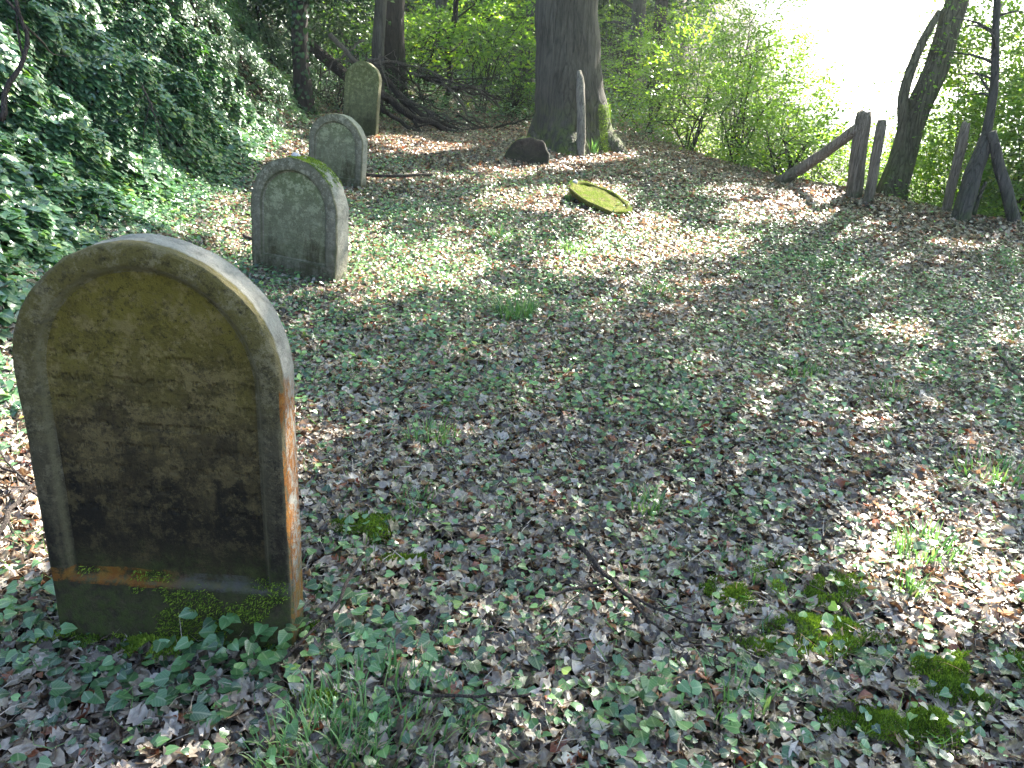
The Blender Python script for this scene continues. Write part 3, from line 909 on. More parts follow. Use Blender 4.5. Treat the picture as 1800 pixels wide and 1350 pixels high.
def ellipsoid_sprays(c, r3, m, rg, shell=.45):
    d = nrmz(rg.normal(0, 1, (m, 3)))
    rr = (shell + (1 - shell) * rg.random(m)) ** .6
    q = np.asarray(c) + d * rr[:, None] * np.asarray(r3)
    o = d * np.array([1, 1, .35]) + rg.normal(0, .25, (m, 3))
    return q, o

def shrub(b, r3, m, label, nl=16, Ls=.45, leaf_L=.07, mat='tree_leaf', seed=0, kind='shrub', group='shrubs along the far edge', stems=7, zc=None, tm=L_SIMPLE, gap=0.0, cat='shrub'):
    b = np.asarray(b, float); rg = np.random.default_rng(seed + 500)
    root = empty(kind, b, label, cat, group)
    c = b + [0, 0, r3[2] * .95 if zc is None else zc]
    q, o = ellipsoid_sprays(c, r3, m, rg, .1)
    if gap:
        keep = wob(q[:, 0] * 1.7, q[:, 1] * 1.7, 2.2, q[:, 2] * 2.4) > gap
        q, o = q[keep], o[keep]
    low = H(q[:, 0], q[:, 1]) + .1
    keep = q[:, 2] > low
    q, o = q[keep], o[keep]
    v, f, a = spray_cloud(q, o, nl, Ls, leaf_L, tm, rg)
    link('foliage', mesh_np('foliage', v - b, f, mat, attr=a), root)
    lst = []
    for i in range(stems):
        e = q[rg.integers(len(q))] - b
        s = np.array([rg.normal(0, .08), rg.normal(0, .08), -.1])
        pth = resample([s, s * .5 + e * .5 + [0, 0, .25 * abs(e[2])], e], 9, .04, seed * 10 + i)
        lst.append(tube(pth, np.linspace(.022, .005, 9), 5, 0))
        for j in range(5):
            e2 = q[rg.integers(len(q))] - b
            k = rg.integers(3, 8)
            if np.linalg.norm(e2 - pth[k]) < 1.2 * max(r3):
                lst.append(tube(resample([pth[k], (pth[k] + e2) / 2 + [0, 0, .05], e2], 6, .03, i * 7 + j), np.linspace(.011, .003, 6), 4, 0))
    V, F = merge_poly(lst)
    link('stem', mesh_np('stem', V, F, 'dark_bark'), root)
    return root

# the canopy overhead: unseen crowns added for shade, gaps shaped for the sun patches
CT = []    # canopy trees: trunk foot positions
def canopy_leaves():
    rg = np.random.default_rng(77)
    n = 420000
    x = rg.uniform(-13, 12, n); y = rg.uniform(-3, 46, n)
    z = H(x, y)
    z = np.where(x - edge_x(y) > 0, H(edge_x(y), y), z)
    # leaf clumps: push points towards clump centres a little for an uneven roof
    hh = rg.uniform(7.5, 12.5, n)
    G_ = np.stack([x, y, z], -1)
    q = G_ + S * (hh / S[2])[:, None]
    L = lit_at(x, y)
    sparkle = (wob(x, y, 4.3) + .8 * wob(x, y, 9.7)) > 1.7
    dens = 1.0 - .93 * sparkle
    dens = dens * (1 - L) ** 2.2
    dens = np.where(x - edge_x(y) > 0.4, 0.10, dens)
    dens = np.where(y > 17.5, dens * .74, dens)
    dens = np.where(foot_x(y) - x > 2.0, dens * .8, dens)
    k = (rg.random(n) < dens)
    return q[k]
L_QUAD = (np.array([(0, 0), (-.4, .5), (.4, .5), (0, 1)], float), np.array([(0, 2, 1), (1, 2, 3)]))
CAN = canopy_leaves()

canopy_trees = {}
def take_canopy(feet):
    f = np.array(feet)
    d = ((CAN[:, None, :2] - f[None]) ** 2).sum(-1)
    return d.argmin(1)

# feet of every tree that reaches the canopy; the first two are seen, the added others stand outside the frame or behind
beech_b = base(P(1003, 262)[:2])
lean_px = (1572, 322)
q_ = D(1572, 318, 12.6); lean_b = np.array([q_[0], q_[1], min(q_[2], float(H(edge_x(q_[1]), q_[1])) - .1)])
feet = [beech_b[:2], lean_b[:2], (14.5, 6.5), (17.5, 16), (4.5, 31), (21, 27), (-3, 27), (12, 2.5)]
own = take_canopy(feet)

def canopy_part(i):
    def f(rg, tips, path):
        q = CAN[own == i]; m = len(q)
        N = nrmz(S * .8 + rg.normal(0, .55, (m, 3)))
        A = nrmz(rg.normal(0, 1, (m, 3)))
        A = nrmz(A - N * (A * N).sum(-1, keepdims=True))
        L = rg.uniform(.12, .2, m)
        return leaves(q, A, N, L, L * .85, L_QUAD, .1, .1, 0, rg.random(m), rg)
    return f

# ---- the big beech
def big_beech():
    b = beech_b
    t0 = D(997, 0, b[1] + .1)
    top = b + (t0 - b) / (t0 - b)[2] * 9.5
    root = tree('beech_tree', b, top, .57, .44, 'huge old beech trunk with mossy root flare in the middle of the picture', 'beech_bark', 'tree', 'old forest trees', flare=.62, fdec=1.1, K=40, n=60, bend=.02, seed=4, bump=.035,
                limbs=9, limb_from=.72, crown=canopy_part(0))
    # moss on the right buttress
    r = np.random.default_rng(3); m = 3500
    t = r.uniform(-.9, .25, m); z = r.uniform(0, 1, m) ** 1.6 * .85
    rr = .60 + .30 * np.exp(-z / .35)
    q = np.stack([rr * np.cos(t) * 1.0, rr * np.sin(t), z - .05], 1)
    moss_patch(root, q, np.stack([np.cos(t), np.sin(t), .3 + 0 * t], 1), .035, 'moss', 31, w_=.25)
big_beech()

def px_tree(kind, px0, py0, px1, dep, wpx, label, mat, seed, hgt=9, group='forest trunks behind the clearing', limbs=5, crown=None, taper=.7, lean_dep=0.0, **kw):
    """stands where the photo shows its foot, at its real distance and width"""
    b = D(px0, py0, dep)
    b[2] = H(b[0], b[1]) if abs(H(b[0], b[1]) - b[2]) < 2.5 else b[2]
    t = D(px1, 0, dep + lean_dep)
    d = (t - b); d /= max(d[2], .5)
    r = wpx / FPX * dep / 2
    return tree(kind, b, b + d * hgt, r, r * taper, label, mat, 'tree', group, seed=seed, limbs=limbs, crown=crown, **kw)

def upper_crown(r3, zc, m, leafL=.11, mat=None):
    def f(rg, tips, path):
        c = path[-1] * (zc / path[-1][2]) if path[-1][2] else path[-1]
        q, o = ellipsoid_sprays(c, r3, m, rg, .2)
        v, F_, a = spray_cloud(q, o, 14, .7, leafL, L_SIMPLE, rg)
        return v, F_, a
    return f
def crown_of(b, r3, zc, m, leafL=.10):
    def f(rg, tips, path):
        q, o = ellipsoid_sprays(np.asarray(b) + [0, 0, zc], r3, m, rg, .2)
        return spray_cloud(q, o, 14, .7, leafL, L_SIMPLE, rg)
    return f

px_tree('forest_tree', 664, 205, 668, 18.0, 21, 'slim pale grey trunk directly behind the farthest standing gravestone', 'grey_bark', 11)
px_tree('forest_tree', 693, 165, 692, 20.5, 36, 'dark thick trunk just right of the slim pale one', 'dark_bark', 12)
px_tree('young_tree', 778, 190, 795, 21.0, 10, 'thin crooked sapling between the dark trunk and the big beech', 'dark_bark', 13, hgt=6, limbs=12, limb_from=.2, bend=.12)
px_tree('forest_tree', 925, 175, 940, 22.0, 26, 'trunk with a flared foot close behind the left edge of the big beech', 'grey_bark', 14, flare=1.2)
px_tree('forest_tree', 1098, 215, 1122, 24.0, 24, 'slender trunk to the right of the big beech, wrapped in leaves low down', 'grey_bark', 15, limbs=8, limb_from=.1)
px_tree('forest_tree', 1140, 225, 1166, 26.0, 22, 'second slender trunk right of the big beech, leaning right', 'dark_bark', 16)
px_tree('forest_tree', 600, 150, 592, 27.0, 20, 'dim trunk deep in the wood above the brush pile', 'dark_bark', 17)
px_tree('forest_tree', 850, 150, 858, 33.0, 18, 'distant dark trunk halfway between sapling and big beech', 'dark_bark', 18)
px_tree('forest_tree', 745, 140, 750, 36.0, 16, 'distant thin trunk left of the crooked sapling', 'dark_bark', 19)
px_tree('forest_tree', 470, 120, 455, 25.0, 24, 'shadowy trunk at the top of the ivy bank', 'dark_bark', 20)
# the dead, ivy-clad trunk at the bank
def ivy_trunk():
    b = D(531, 196, 16.2); b[2] = H(b[0], b[1])
    def cr(rg, tips, path):
        m = 1500
        t = rg.random(m); k = (t * (len(path) - 1)).astype(int)
        a = rg.uniform(0, 6.283, m)
        o = np.stack([np.cos(a), np.sin(a), .2 + 0 * a], 1)
        kf = t * (len(path) - 1); q = b + path[k] + (path[np.minimum(k + 1, len(path) - 1)] - path[k]) * (kf - k)[:, None] + o * rg.uniform(.16, .30, m)[:, None]
        A = nrmz(np.array([0, 0, -1.0]) + rg.normal(0, .5, (m, 3)))
        return leaves(q, A, o, .08, .075, L_HEART, .1, .2, 0, rg.random(m) * .7, rg)
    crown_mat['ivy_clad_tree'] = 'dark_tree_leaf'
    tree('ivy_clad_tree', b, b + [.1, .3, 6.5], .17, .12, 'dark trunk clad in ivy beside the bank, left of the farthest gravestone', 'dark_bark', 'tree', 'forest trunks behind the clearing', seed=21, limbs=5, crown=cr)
ivy_trunk()

# leaning tree on the right with its fork
def leaning():
    b = lean_b
    t = D(1683, 0, 13.0); d = t - b; d = d / d[2]
    top = b + d * 7.5
    f0 = b + d * .55; f1 = D(1586, 175, 12.7); f2 = D(1606, 100, 12.8); f3 = D(1652, 20, 12.9)
    base_part = canopy_part(1)
    def cr(rg, tips, path):
        m = 90
        t = rg.uniform(.08, .5, m)
        q = b + path[(t * (len(path) - 1)).astype(int)] + rg.normal(0, .22, (m, 3))
        o = rg.normal(0, 1, (m, 3)) * [1, 1, .4]
        return join([base_part(rg, tips, path), spray_cloud(q, o, 12, .4, .075, L_SIMPLE, rg)])
    tree('leaning_tree', b, top, 42 / FPX * 12.8 / 2, .12, 'leaning forked tree in the glare behind the two pale fence posts', 'mossy_bark', 'tree', 'trees beyond the fence', seed=31, K=18, n=26, bend=.05,
         limbs=8, limb_from=.35, flare=.4, extra=[([f0 - [0.05, 0, .1], f0 + [-.06, 0, .5], f1, f2, f3], (.11, .05))], crown=cr)
leaning()
for i, (f, nm) in enumerate(zip(feet[2:], ['tall tree standing right of the clearing, its crown shading the ground', 'tall tree down the slope right of the fence', 'tall tree deep in the wood behind the big beech',
                                           'tall tree far down the slope on the right', 'tall tree in the wood behind the brush pile', 'tall tree right beside the photographer'])):
    bb = np.array([f[0], f[1], float(H(f[0], f[1]))])
    tree('canopy_tree', bb, bb + [.3, .3, 11 + max(0, -bb[2])], .24, .10, nm, 'grey_bark', 'tree', 'tall trees around the clearing', seed=40 + i, limbs=8, limb_from=.6, crown=canopy_part(i + 2))  # added trees, put in to carry the canopy that shapes the sun patches

# saplings right of the leaning tree
def rsap(pts, dep, ra, label, seed, kind='leaning_sapling', cat='tree', mat='grey_bark', leafy=0, grp='dark stems by the right fence'):
    q = [D(x, y, dep + dd) for x, y, dd in pts]
    b = q[0].copy()
    q = [q[0] - (q[1] - q[0]) * .25] + q
    root = empty(kind, b, label, cat, grp)
    pth = resample(np.array(q) - b, 16, .004, seed)
    lst = [tube(pth, np.linspace(ra[0], ra[1], 16), 10, .08, seed=seed)]
    rg = np.random.default_rng(seed)
    for i in range(leafy):
        k = rg.integers(7, 15); az = rg.uniform(0, 6.28); ln = rg.uniform(.3, .8)
        e = pth[k] + [math.cos(az) * ln, math.sin(az) * ln, rg.uniform(-.1, .5) * ln]
        lst.append(tube(resample([pth[k], (pth[k] + e) / 2 + [0, 0, .06], e], 6, .02, i), np.linspace(ra[1] * .6, .004, 6), 5))
    V, F = merge_poly(lst)
    link('trunk', mesh_np('trunk', V, F, mat), root)
    return root
rsap([(1690, 384, 0), (1712, 300, .1), (1738, 235, .2)], 10.3, (.125, .09), 'broken dark stump leaning right between the right fence posts', 51, 'leaning_stump', 'stump')
rsap([(1712, 330, .3), (1735, 230, .35), (1751, 150, .4), (1748, 90, .45), (1756, -60, .5)], 10.4, (.07, .035), 'thin dark sapling rising above the broken stump', 52, leafy=14)
rsap([(1785, 398, -.1), (1765, 320, 0), (1742, 232, .1)], 10.3, (.085, .06), 'dark slanting pole leaning left against the broken stump', 53, 'leaning_pole', 'pole')
rsap([(1713, 372, .2), (1722, 345, .25), (1733, 320, .3)], 10.4, (.03, .02), 'short stick beneath the broken stump', 54, 'stick', 'stick')

# fence posts and brace
def post(pxb, pyb, pxt, pyt, wpx, label, seed, dep=None, kind='fence_post', sq=False, cat='fence post'):
    b = P(pxb, pyb) if dep is None else D(pxb, pyb, dep)
    t = D(pxt, pyt, b[1] + .1)
    r = wpx / FPX * b[1] / 2 / .95
    root = empty(kind, b, label, cat, 'old fence posts')
    pts = resample([[0, 0, -.2], (t - b) * .5, (t - b) * .97, t - b], 14, .006, seed)
    K = 12
    v, f = tube(pts, np.r_[np.full(12, r), r * .97, r * .80], K, .07 if not sq else .05, seed=seed)
    if sq:
        pass
    v[-K:, 2] += np.random.default_rng(seed).normal(0, .012, K)
    link('post', mesh_np('post', v, f, 'post_wood'), root)
    # rusty staples / wire stub
    return root, b, t, r
p1 = post(1500, 347, 1519, 196, 25, 'thickest fence post, holding up the slanting brace', 61)
p2 = post(1526, 357, 1551, 210, 16, 'slimmer fence post standing just right of the braced post', 62)
p3 = post(1662, 371, 1698, 217, 15, 'lone round fence post left of the broken stump', 63, dep=10.7)
# brace
def brace():
    a = P(1368, 322); b = p1[2] + np.array([-.04, -.06, -.20])
    root = empty('fence_brace', a, 'long round timber brace slanting from the litter up to the thick post', 'fence brace', 'old fence posts')
    pts = resample([[0, 0, 0], (b - a) * .5 + [0, 0, -.02], b - a], 16, .01, 4)
    v, f = tube(pts, np.linspace(.085, .075, 16), 12, .06, seed=4)
    link('brace', mesh_np('brace', v, f, 'post_wood'), root)
brace()
# stake leaning on the beech
def stake():
    b = D(1021, 275, 13.55); b[2] = H(b[0], b[1]); d = b[1]
    t = D(1018, 124, d + .28)
    root = empty('weathered_stake', b, 'weathered pale wooden stake leaning on the front of the big beech', 'wooden stake')
    r = 15 / FPX * d / 2
    L_ = t - b
    pts = resample([[0, 0, -.1], L_ * .5 + [.03, 0, 0], L_], 14, .01, 8)
    v, f = tube(pts, np.r_[np.full(11, r), r * .95, r * .8, r * .45], 10, .1, seed=9)
    link('stake', mesh_np('stake', v, f, 'pale_wood'), root)
stake()

# ---- brushwood: each fallen branch a thing
def branch(pts, r0, r1, label, seed, kind='fallen_branch', twigs=0, mat='dead_wood', grp='fallen branches of the brush pile', cat='branch', wob_=.05, tl=(.3, .9), n=16):
    q = np.array(pts, float); b = q[0].copy()
    pth = resample(q - b, n, wob_, seed)
    lst = [tube(pth, np.linspace(r0, r1, n), 8, .08, seed=seed)]
    rg = np.random.default_rng(seed)
    ax = nrmz(pth[-1] - pth[0])
    for i in range(twigs):
        k = rg.integers(3, n - 1); ln = rg.uniform(*tl)
        e = pth[k] + (ax * .7 + rg.normal(0, .5, 3)) * ln
        lst.append(tube(resample([pth[k], (pth[k] + e) / 2 + rg.normal(0, .04 * ln, 3), e], 7, .02 * ln, i), np.linspace(max(r1, r0 * .35), r1 * .35, 7), 5))
    V, F = merge_poly(lst)
    o = link(kind, mesh_np(kind, V, F, mat), None, b, label=label, cat=cat, group=grp)
    return o
def B(pts, dep, r0, r1, label, seed, **kw):
    return branch([D(x, y, dep + dd) for x, y, dd in pts], r0, r1, label, seed, **kw)
B([(535, 70, 1), (575, 105, .5), (616, 140, 0)], 17.4, .13, .12, 'thick dark log slanting down behind the farthest gravestone', 71, wob_=.01, mat='rotten_wood')
B([(580, 60, 0), (605, 88, 0), (628, 112, 0)], 17.0, .055, .05, 'short pale broken bough above the farthest gravestone', 72, wob_=.02)
B([(612, 106, 0), (690, 105, 0), (762, 128, 0), (840, 158, 0), (868, 186, 0)], 17.2, .028, .012, 'long thin pale branch arching right over the brush pile', 73, twigs=5)
B([(655, 112, .2), (680, 145, .1), (715, 185, 0), (770, 215, -.3), (835, 240, -.6)], 17.0, .07, .03, 'dark bough falling from the trunks down to the right', 74, twigs=5, mat='rotten_wood')
B([(668, 165, 0), (715, 200, -.1), (770, 222, -.2), (860, 250, -.3)], 16.3, .085, .04, 'thickest dark bough at the bottom of the brush pile', 75, twigs=5, mat='rotten_wood')
B([(668, 190, 0), (700, 215, 0), (760, 240, 0)], 15.9, .05, .02, 'lowest dark stick right of the farthest gravestone', 76, twigs=2, mat='rotten_wood')
B([(745, 135, .5), (800, 150, .3), (850, 160, .2), (880, 175, .2)], 17.4, .045, .02, 'brown sagging bough left of the beech', 77, twigs=6, mat='rotten_wood')
B([(668, 95, 0), (668, 130, 0), (690, 165, 0), (700, 195, 0)], 17.0, .018, .008, 'thin dangling twig beside the slim trunk', 78, twigs=3)
B([(700, 160, .4), (790, 225, .1), (880, 232, 0)], 16.8, .03, .012, 'thin grey stick crossing the middle of the pile', 79, twigs=4)
B([(800, 170, .4), (830, 205, .2), (862, 236, 0)], 17.0, .028, .01, 'thin stick falling steeply at the right end of the pile', 80, twigs=4)
B([(700, 110, .4), (740, 160, .2), (745, 200, 0)], 17.4, .025, .012, 'upright broken stick in front of the dark trunk', 81, twigs=4, mat='rotten_wood')
B([(640, 70, .4), (600, 100, .2), (560, 135, 0)], 17.5, .03, .012, 'thin branch crossing the thick log', 82, twigs=6)
B([(850, 235, 0), (900, 215, 0), (935, 205, 0)], 17.2, .03, .01, 'twiggy branch lying against the foot of the beech', 83, twigs=8, mat='rotten_wood')
rg_ = np.random.default_rng(88)
kk = 0
for side_, xa in (('left', 655), ('middle', 720), ('right', 790)):
    for lev, yo in (('upper', -22), ('lower', 30)):
        for tone, mt_ in (('pale grey', 'dead_wood'), ('dark brown', 'rotten_wood')):
            for size in ('thin', 'stout'):
                x0 = xa + rg_.uniform(-15, 20); y0 = 128 + (x0 - 640) * .28 + yo + rg_.uniform(-10, 12)
                ln = rg_.uniform(50, 120); y1 = min(y0 + ln * rg_.uniform(.1, .75), 250)
                B([(x0, y0, rg_.uniform(0, .6)), (x0 + ln / 2, (y0 + y1) / 2 - 4, .2), (x0 + ln, y1, rg_.uniform(-.3, .3))], 16.9, .013 if size == 'thin' else .028, .006,
                  '%s %s branch in the %s %s part of the brush pile' % (size, tone, lev, side_), 90 + kk, twigs=3, kind='brush_branch', grp='dry branches tangled in the brush pile', mat=mt_)
                kk += 1

# ---- twigs on the ground
def gt(pts, r0, r1, label, seed, twigs=0, tl=(.08, .2), lift=.088, mat='twig_bark'):
    q = [P(x, y) + [0, 0, lift] for x, y in pts]
    return branch(q, r0 * 1.6, r1 * 1.6, label, seed, 'fallen_twig', twigs, mat, 'twigs lying on the litter', 'twig', .008, tl, 14)
gt([(640, 1015), (618, 1060), (598, 1102), (550, 1150), (500, 1207)], .0042, .0022, 'thin bent twig lying right of the near gravestone', 121)
gt([(1017, 997), (1060, 1045), (1095, 1085), (1125, 1110)], .0055, .005, 'dark twig stem in the middle foreground', 122)
gt([(1098, 1085), (1150, 1110), (1230, 1145), (1330, 1130)], .003, .0015, 'fine forked twig curving right from the dark stem', 123, 3)
gt([(1110, 1095), (1140, 1140), (1190, 1175), (1260, 1182)], .003, .0015, 'fine lower twig curving right from the dark stem', 124, 3)
gt([(1441, 985), (1446, 1020), (1465, 1062), (1497, 1108)], .007, .011, 'bent brown stick in the right foreground', 125, lift=.035)
gt([(1752, 650), (1775, 675), (1800, 705)], .007, .005, 'dark stick at the right edge', 126)
gt([(955, 1085), (1010, 1075), (1062, 1060)], .004, .003, 'short pale stick left of the dark stem', 127)
gt([(950, 1155), (980, 1120), (1040, 1040)], .0015, .001, 'straw-thin pale stalk in the centre foreground', 128)
gt([(430, 430), (445, 440), (520, 432)], .012, .006, 'pale twig behind the second gravestone', 129)
gt([(700, 1260), (820, 1270), (930, 1265)], .003, .002, 'thin twig near the lower edge', 130, 3)
gt([(770, 965), (830, 958), (880, 955)], .003, .002, 'thin pale stalk in the litter', 131)
gt([(0, 980), (30, 930), (75, 880)], .006, .004, 'pale stick left of the near gravestone', 132, 2)
gt([(0, 850), (40, 875), (80, 915)], .004, .003, 'brown twig at the left edge beside the near gravestone', 133, 2)
gt([(640, 318), (700, 322), (760, 318)], .015, .01, 'long stick on the ground right of the third gravestone', 134)
gt([(1110, 720), (1140, 730), (1175, 765)], .004, .003, 'thin dark twig in the middle distance', 135)
# bare stem on the bank at the left edge
B([(0, 212, -.1), (22, 160, 0), (40, 110, .05), (48, 70, .1), (30, 10, .1), (22, -60, .1)], 3.35, .012, .006, 'bare brown stem climbing over the ivy at the left edge', 140, kind='bare_climber', twigs=3, mat='twig_bark', grp='bare stems on the ivy bank', cat='climbing stem', wob_=.015)
B([(250, 150, 0), (265, 185, 0), (285, 225, 0)], 5.2, .006, .003, 'thin dead stem hanging on the middle of the ivy bank', 141, kind='bare_climber', twigs=5, mat='twig_bark', grp='bare stems on the ivy bank', cat='climbing stem', wob_=.01)

# ---- grass tufts
def tuft(px, py, n, hgt, spread, label, seed, lean=.6, group='grass tufts'):
    b = P(px, py); b[2] = H(b[0], b[1])
    rg = np.random.default_rng(seed)
    an = rg.uniform(0, 6.283, n); rr = spread * np.sqrt(rg.random(n))
    bx = np.stack([rr * np.cos(an), rr * np.sin(an)], 1)
    zz = H(b[0] + bx[:, 0], b[1] + bx[:, 1]) - b[2]
    az = an + rg.normal(0, .8, n); L = hgt * rg.uniform(.5, 1.2, n); ln = rg.uniform(.2, 1, n) * lean
    w_ = rg.uniform(.0022, .004, n) * (1 + b[1] * .09)
    K = 6; t = np.linspace(0, 1, K)
    D_ = np.stack([np.cos(az), np.sin(az)], 1)
    cx = bx[:, None, :] + D_[:, None, :] * (L * ln)[:, None, None] * (t ** 1.6)[None, :, None]
    cz = zz[:, None] + (L[:, None] * (t[None] - ln[:, None] * .62 * t[None] ** 2.4))
    side = np.stack([-D_[:, 1], D_[:, 0]], 1)
    W_ = (w_[:, None] * (1 - t[None] ** 2 * .95))
    a = np.concatenate([cx - side[:, None] * W_[..., None], cz[..., None]], -1)
    c = np.concatenate([cx + side[:, None] * W_[..., None], cz[..., None]], -1)
    V = np.stack([a, c], 2).reshape(n, K * 2, 3)
    T = []
    for i in range(K - 1):
        T += [(2 * i, 2 * i + 1, 2 * i + 3), (2 * i, 2 * i + 3, 2 * i + 2)]
    F = (np.array(T)[None] + (np.arange(n) * K * 2)[:, None, None]).reshape(-1, 3)
    rn = np.repeat(rg.random(n), K * 2)
    at = np.stack([rn * 0, rn * 0, rn], 1)
    return link('grass_tuft', mesh_np('grass_tuft', V.reshape(-1, 3), F, 'grass_blade', attr=at), None, b, None, label, 'grass tuft', group)
T_ = [(905, 560, 190, .20, .16, 'bright grass tuft standing alone in the middle of the clearing'), (880, 420, 60, .18, .12, 'tall thin tuft behind the bright middle tuft'),
      (1625, 985, 110, .14, .12, 'sunlit yellow-green tuft in the bright patch at right'), (1595, 1050, 50, .13, .05, 'small tuft just in front of the sunlit one'),
      (660, 1330, 330, .12, .26, 'wide green tuft at the lower edge left of centre'), (560, 1345, 220, .12, .15, 'green tuft in the bottom left beside the wide one'),
      (760, 780, 80, .12, .12, 'thin tuft right of the near gravestone'), (1170, 725, 60, .10, .08, 'small tuft in the centre right'), (1400, 660, 150, .10, .18, 'broad low tuft at right centre'),
      (1740, 840, 90, .12, .16, 'loose tuft near the right edge'), (1130, 900, 70, .12, .08, 'sparse tuft in the middle foreground'), (1010, 450, 70, .16, .16, 'sunlit tuft at the bright band'),
      (1000, 355, 30, .2, .06, 'little tuft left of the mossy fallen slab'), (1330, 1010, 90, .07, .14, 'short tuft beside the bent brown stick'), (1040, 270, 40, .3, .1, 'tuft at the foot of the leaning stake'),
      (735, 900, 50, .10, .08, 'few blades in the left foreground'), (1150, 520, 50, .13, .12, 'low blades below the bright band'), (1280, 1240, 40, .12, .12, 'few blades near the lower edge at right'),
      (1780, 470, 60, .12, .12, 'low blades at the right edge'), (1440, 470, 110, .12, .12, 'low green blades at right beyond the clearing centre'), (640, 990, 40, .07, .1, 'low blades beside the near gravestone'),
      (1560, 700, 60, .10, .11, 'scattered blades right of centre')]
for i, t in enumerate(T_):
    tuft(*t[:5], t[5], 200 + i)

# thin grass everywhere
def stray_grass():
    rg = np.random.default_rng(64)
    x, y, z = scatter(22000, (-6, 8), (.8, 9), lambda x, y: np.clip(.45 + .5 * wob(x, y, 1.7), .05, 1) * (x - edge_x(y) < 0) * (foot_x(y) - x < 0), rg=rg)
    n = len(x)
    az = rg.uniform(0, 6.28, n); A = np.stack([np.cos(az) * .8, np.sin(az) * .8, rg.uniform(.3, 1.3, n)], 1)
    N = rg.normal(0, 1, (n, 3))
    v, f, a = leaves(np.stack([x, y, z], 1), A, N, rg.uniform(.05, .14, n), .0035 + .0004 * y, _TMP, 0, .8, 0, rg.random(n), rg)
    link('stray_grass', mesh_np('stray_grass', v, f, 'grass_blade', attr=a), kind='stuff', label='thin stray blades of grass between the leaves', cat='grass')
stray_grass()

def debris():
    rg = np.random.default_rng(66)
    x, y, z = scatter(60000, (-4.5, 5), (.8, 6), rg=rg)
    n = len(x)
    N = nrmz(gnormal(x, y) + rg.normal(0, .5, (n, 3))); A = nrmz(rg.normal(0, 1, (n, 3)) * [1, 1, .2])
    L = rg.uniform(.008, .024, n)
    a1 = leaves(np.stack([x, y, z + rg.uniform(.01, .045, n)], 1), A, N, L, L * rg.uniform(.4, 1, n), L_SIMPLE, .2, .5, .1, rg.random(n) * .9, rg)
    x, y, z = scatter(16000, (-4.5, 5), (.8, 7), rg=rg)
    n = len(x)
    N = nrmz(rg.normal(0, 1, (n, 3))); A = nrmz(rg.normal(0, 1, (n, 3)) * [1, 1, .22])
    a2 = leaves(np.stack([x, y, z + rg.uniform(.02, .06, n)], 1), A, N, rg.uniform(.03, .12, n), .0022 + .0004 * y, _TMP, 0, .8, 0, .3 + rg.random(n) * .6, rg)
    v, f, a = join([a1, a2])
    link('litter_crumbs', mesh_np('litter_crumbs', v, f, 'dead_leaf', attr=a), kind='stuff', label='crumbled leaf pieces, stalks and straws in the litter', cat='leaf litter')
debris()

# moss cushions
def moss_ground():
    rg = np.random.default_rng(65)
    parts = []
    for px, py, rx, ry, n, hh in [(1710, 1215, .26, .12, 18000, .05), (1580, 1290, .20, .07, 9000, .04), (1420, 1045, .20, .13, 9000, .035), (1270, 1060, .12, .10, 5000, .03), (640, 940, .12, .1, 4500, .025), (1430, 1120, .16, .06, 4500, .03), (720, 1000, .1, .05, 2200, .02),
                                  (560, 1090, .06, .12, 3000, .02), (300, 1160, .33, .05, 9000, .03), (1480, 1150, .18, .08, 3500, .02), (600, 1240, .12, .06, 2500, .02), (1350, 1150, .12, .05, 1800, .015)]:
        c = P(px, py)
        x = c[0] + rg.normal(0, rx * .55, n); y = c[1] + rg.normal(0, ry * .55, n)
        r2 = ((x - c[0]) / rx) ** 2 + ((y - c[1]) / ry) ** 2
        k = (.8 * wob(x, y, 9) + .7 * wob(x, y, 23) + .42 > r2 * .7)
        x, y, r2 = x[k], y[k], r2[k]; m = len(x)
        z = H(x, y) + .017 + hh * .9 * np.exp(-r2) * (1 + .5 * wob(x, y, 25)) 
        N = rg.normal(0, 1, (m, 3)); A = nrmz(np.array([0, 0, 1.]) + rg.normal(0, .5, (m, 3)))
        parts.append(leaves(np.stack([x, y, z], 1), A, N, rg.uniform(.008, .018, m), .005, L_SIMPLE, .1, .2, 0, np.clip(rg.random(m) * .8 + .2 * wob(x, y, 18), 0, 1), rg))
    v, f, a = join(parts)
    link('ground_moss', mesh_np('ground_moss', v, f, 'moss_frond', attr=a), kind='stuff', label='soft cushions of moss between the fallen leaves', cat='moss')
moss_ground()

# ---- shrubs and low foliage round the clearing
def px_shrub(px, py, dep, r3, label, seed, **kw):
    b = D(px, py, dep)
    b[2] = H(b[0], b[1])
    zc = kw.pop('zw', None)
    if zc is not None:
        kw['zc'] = zc - b[2]
    return shrub(b, r3, kw.pop('m', 150), label, seed=seed, **kw)
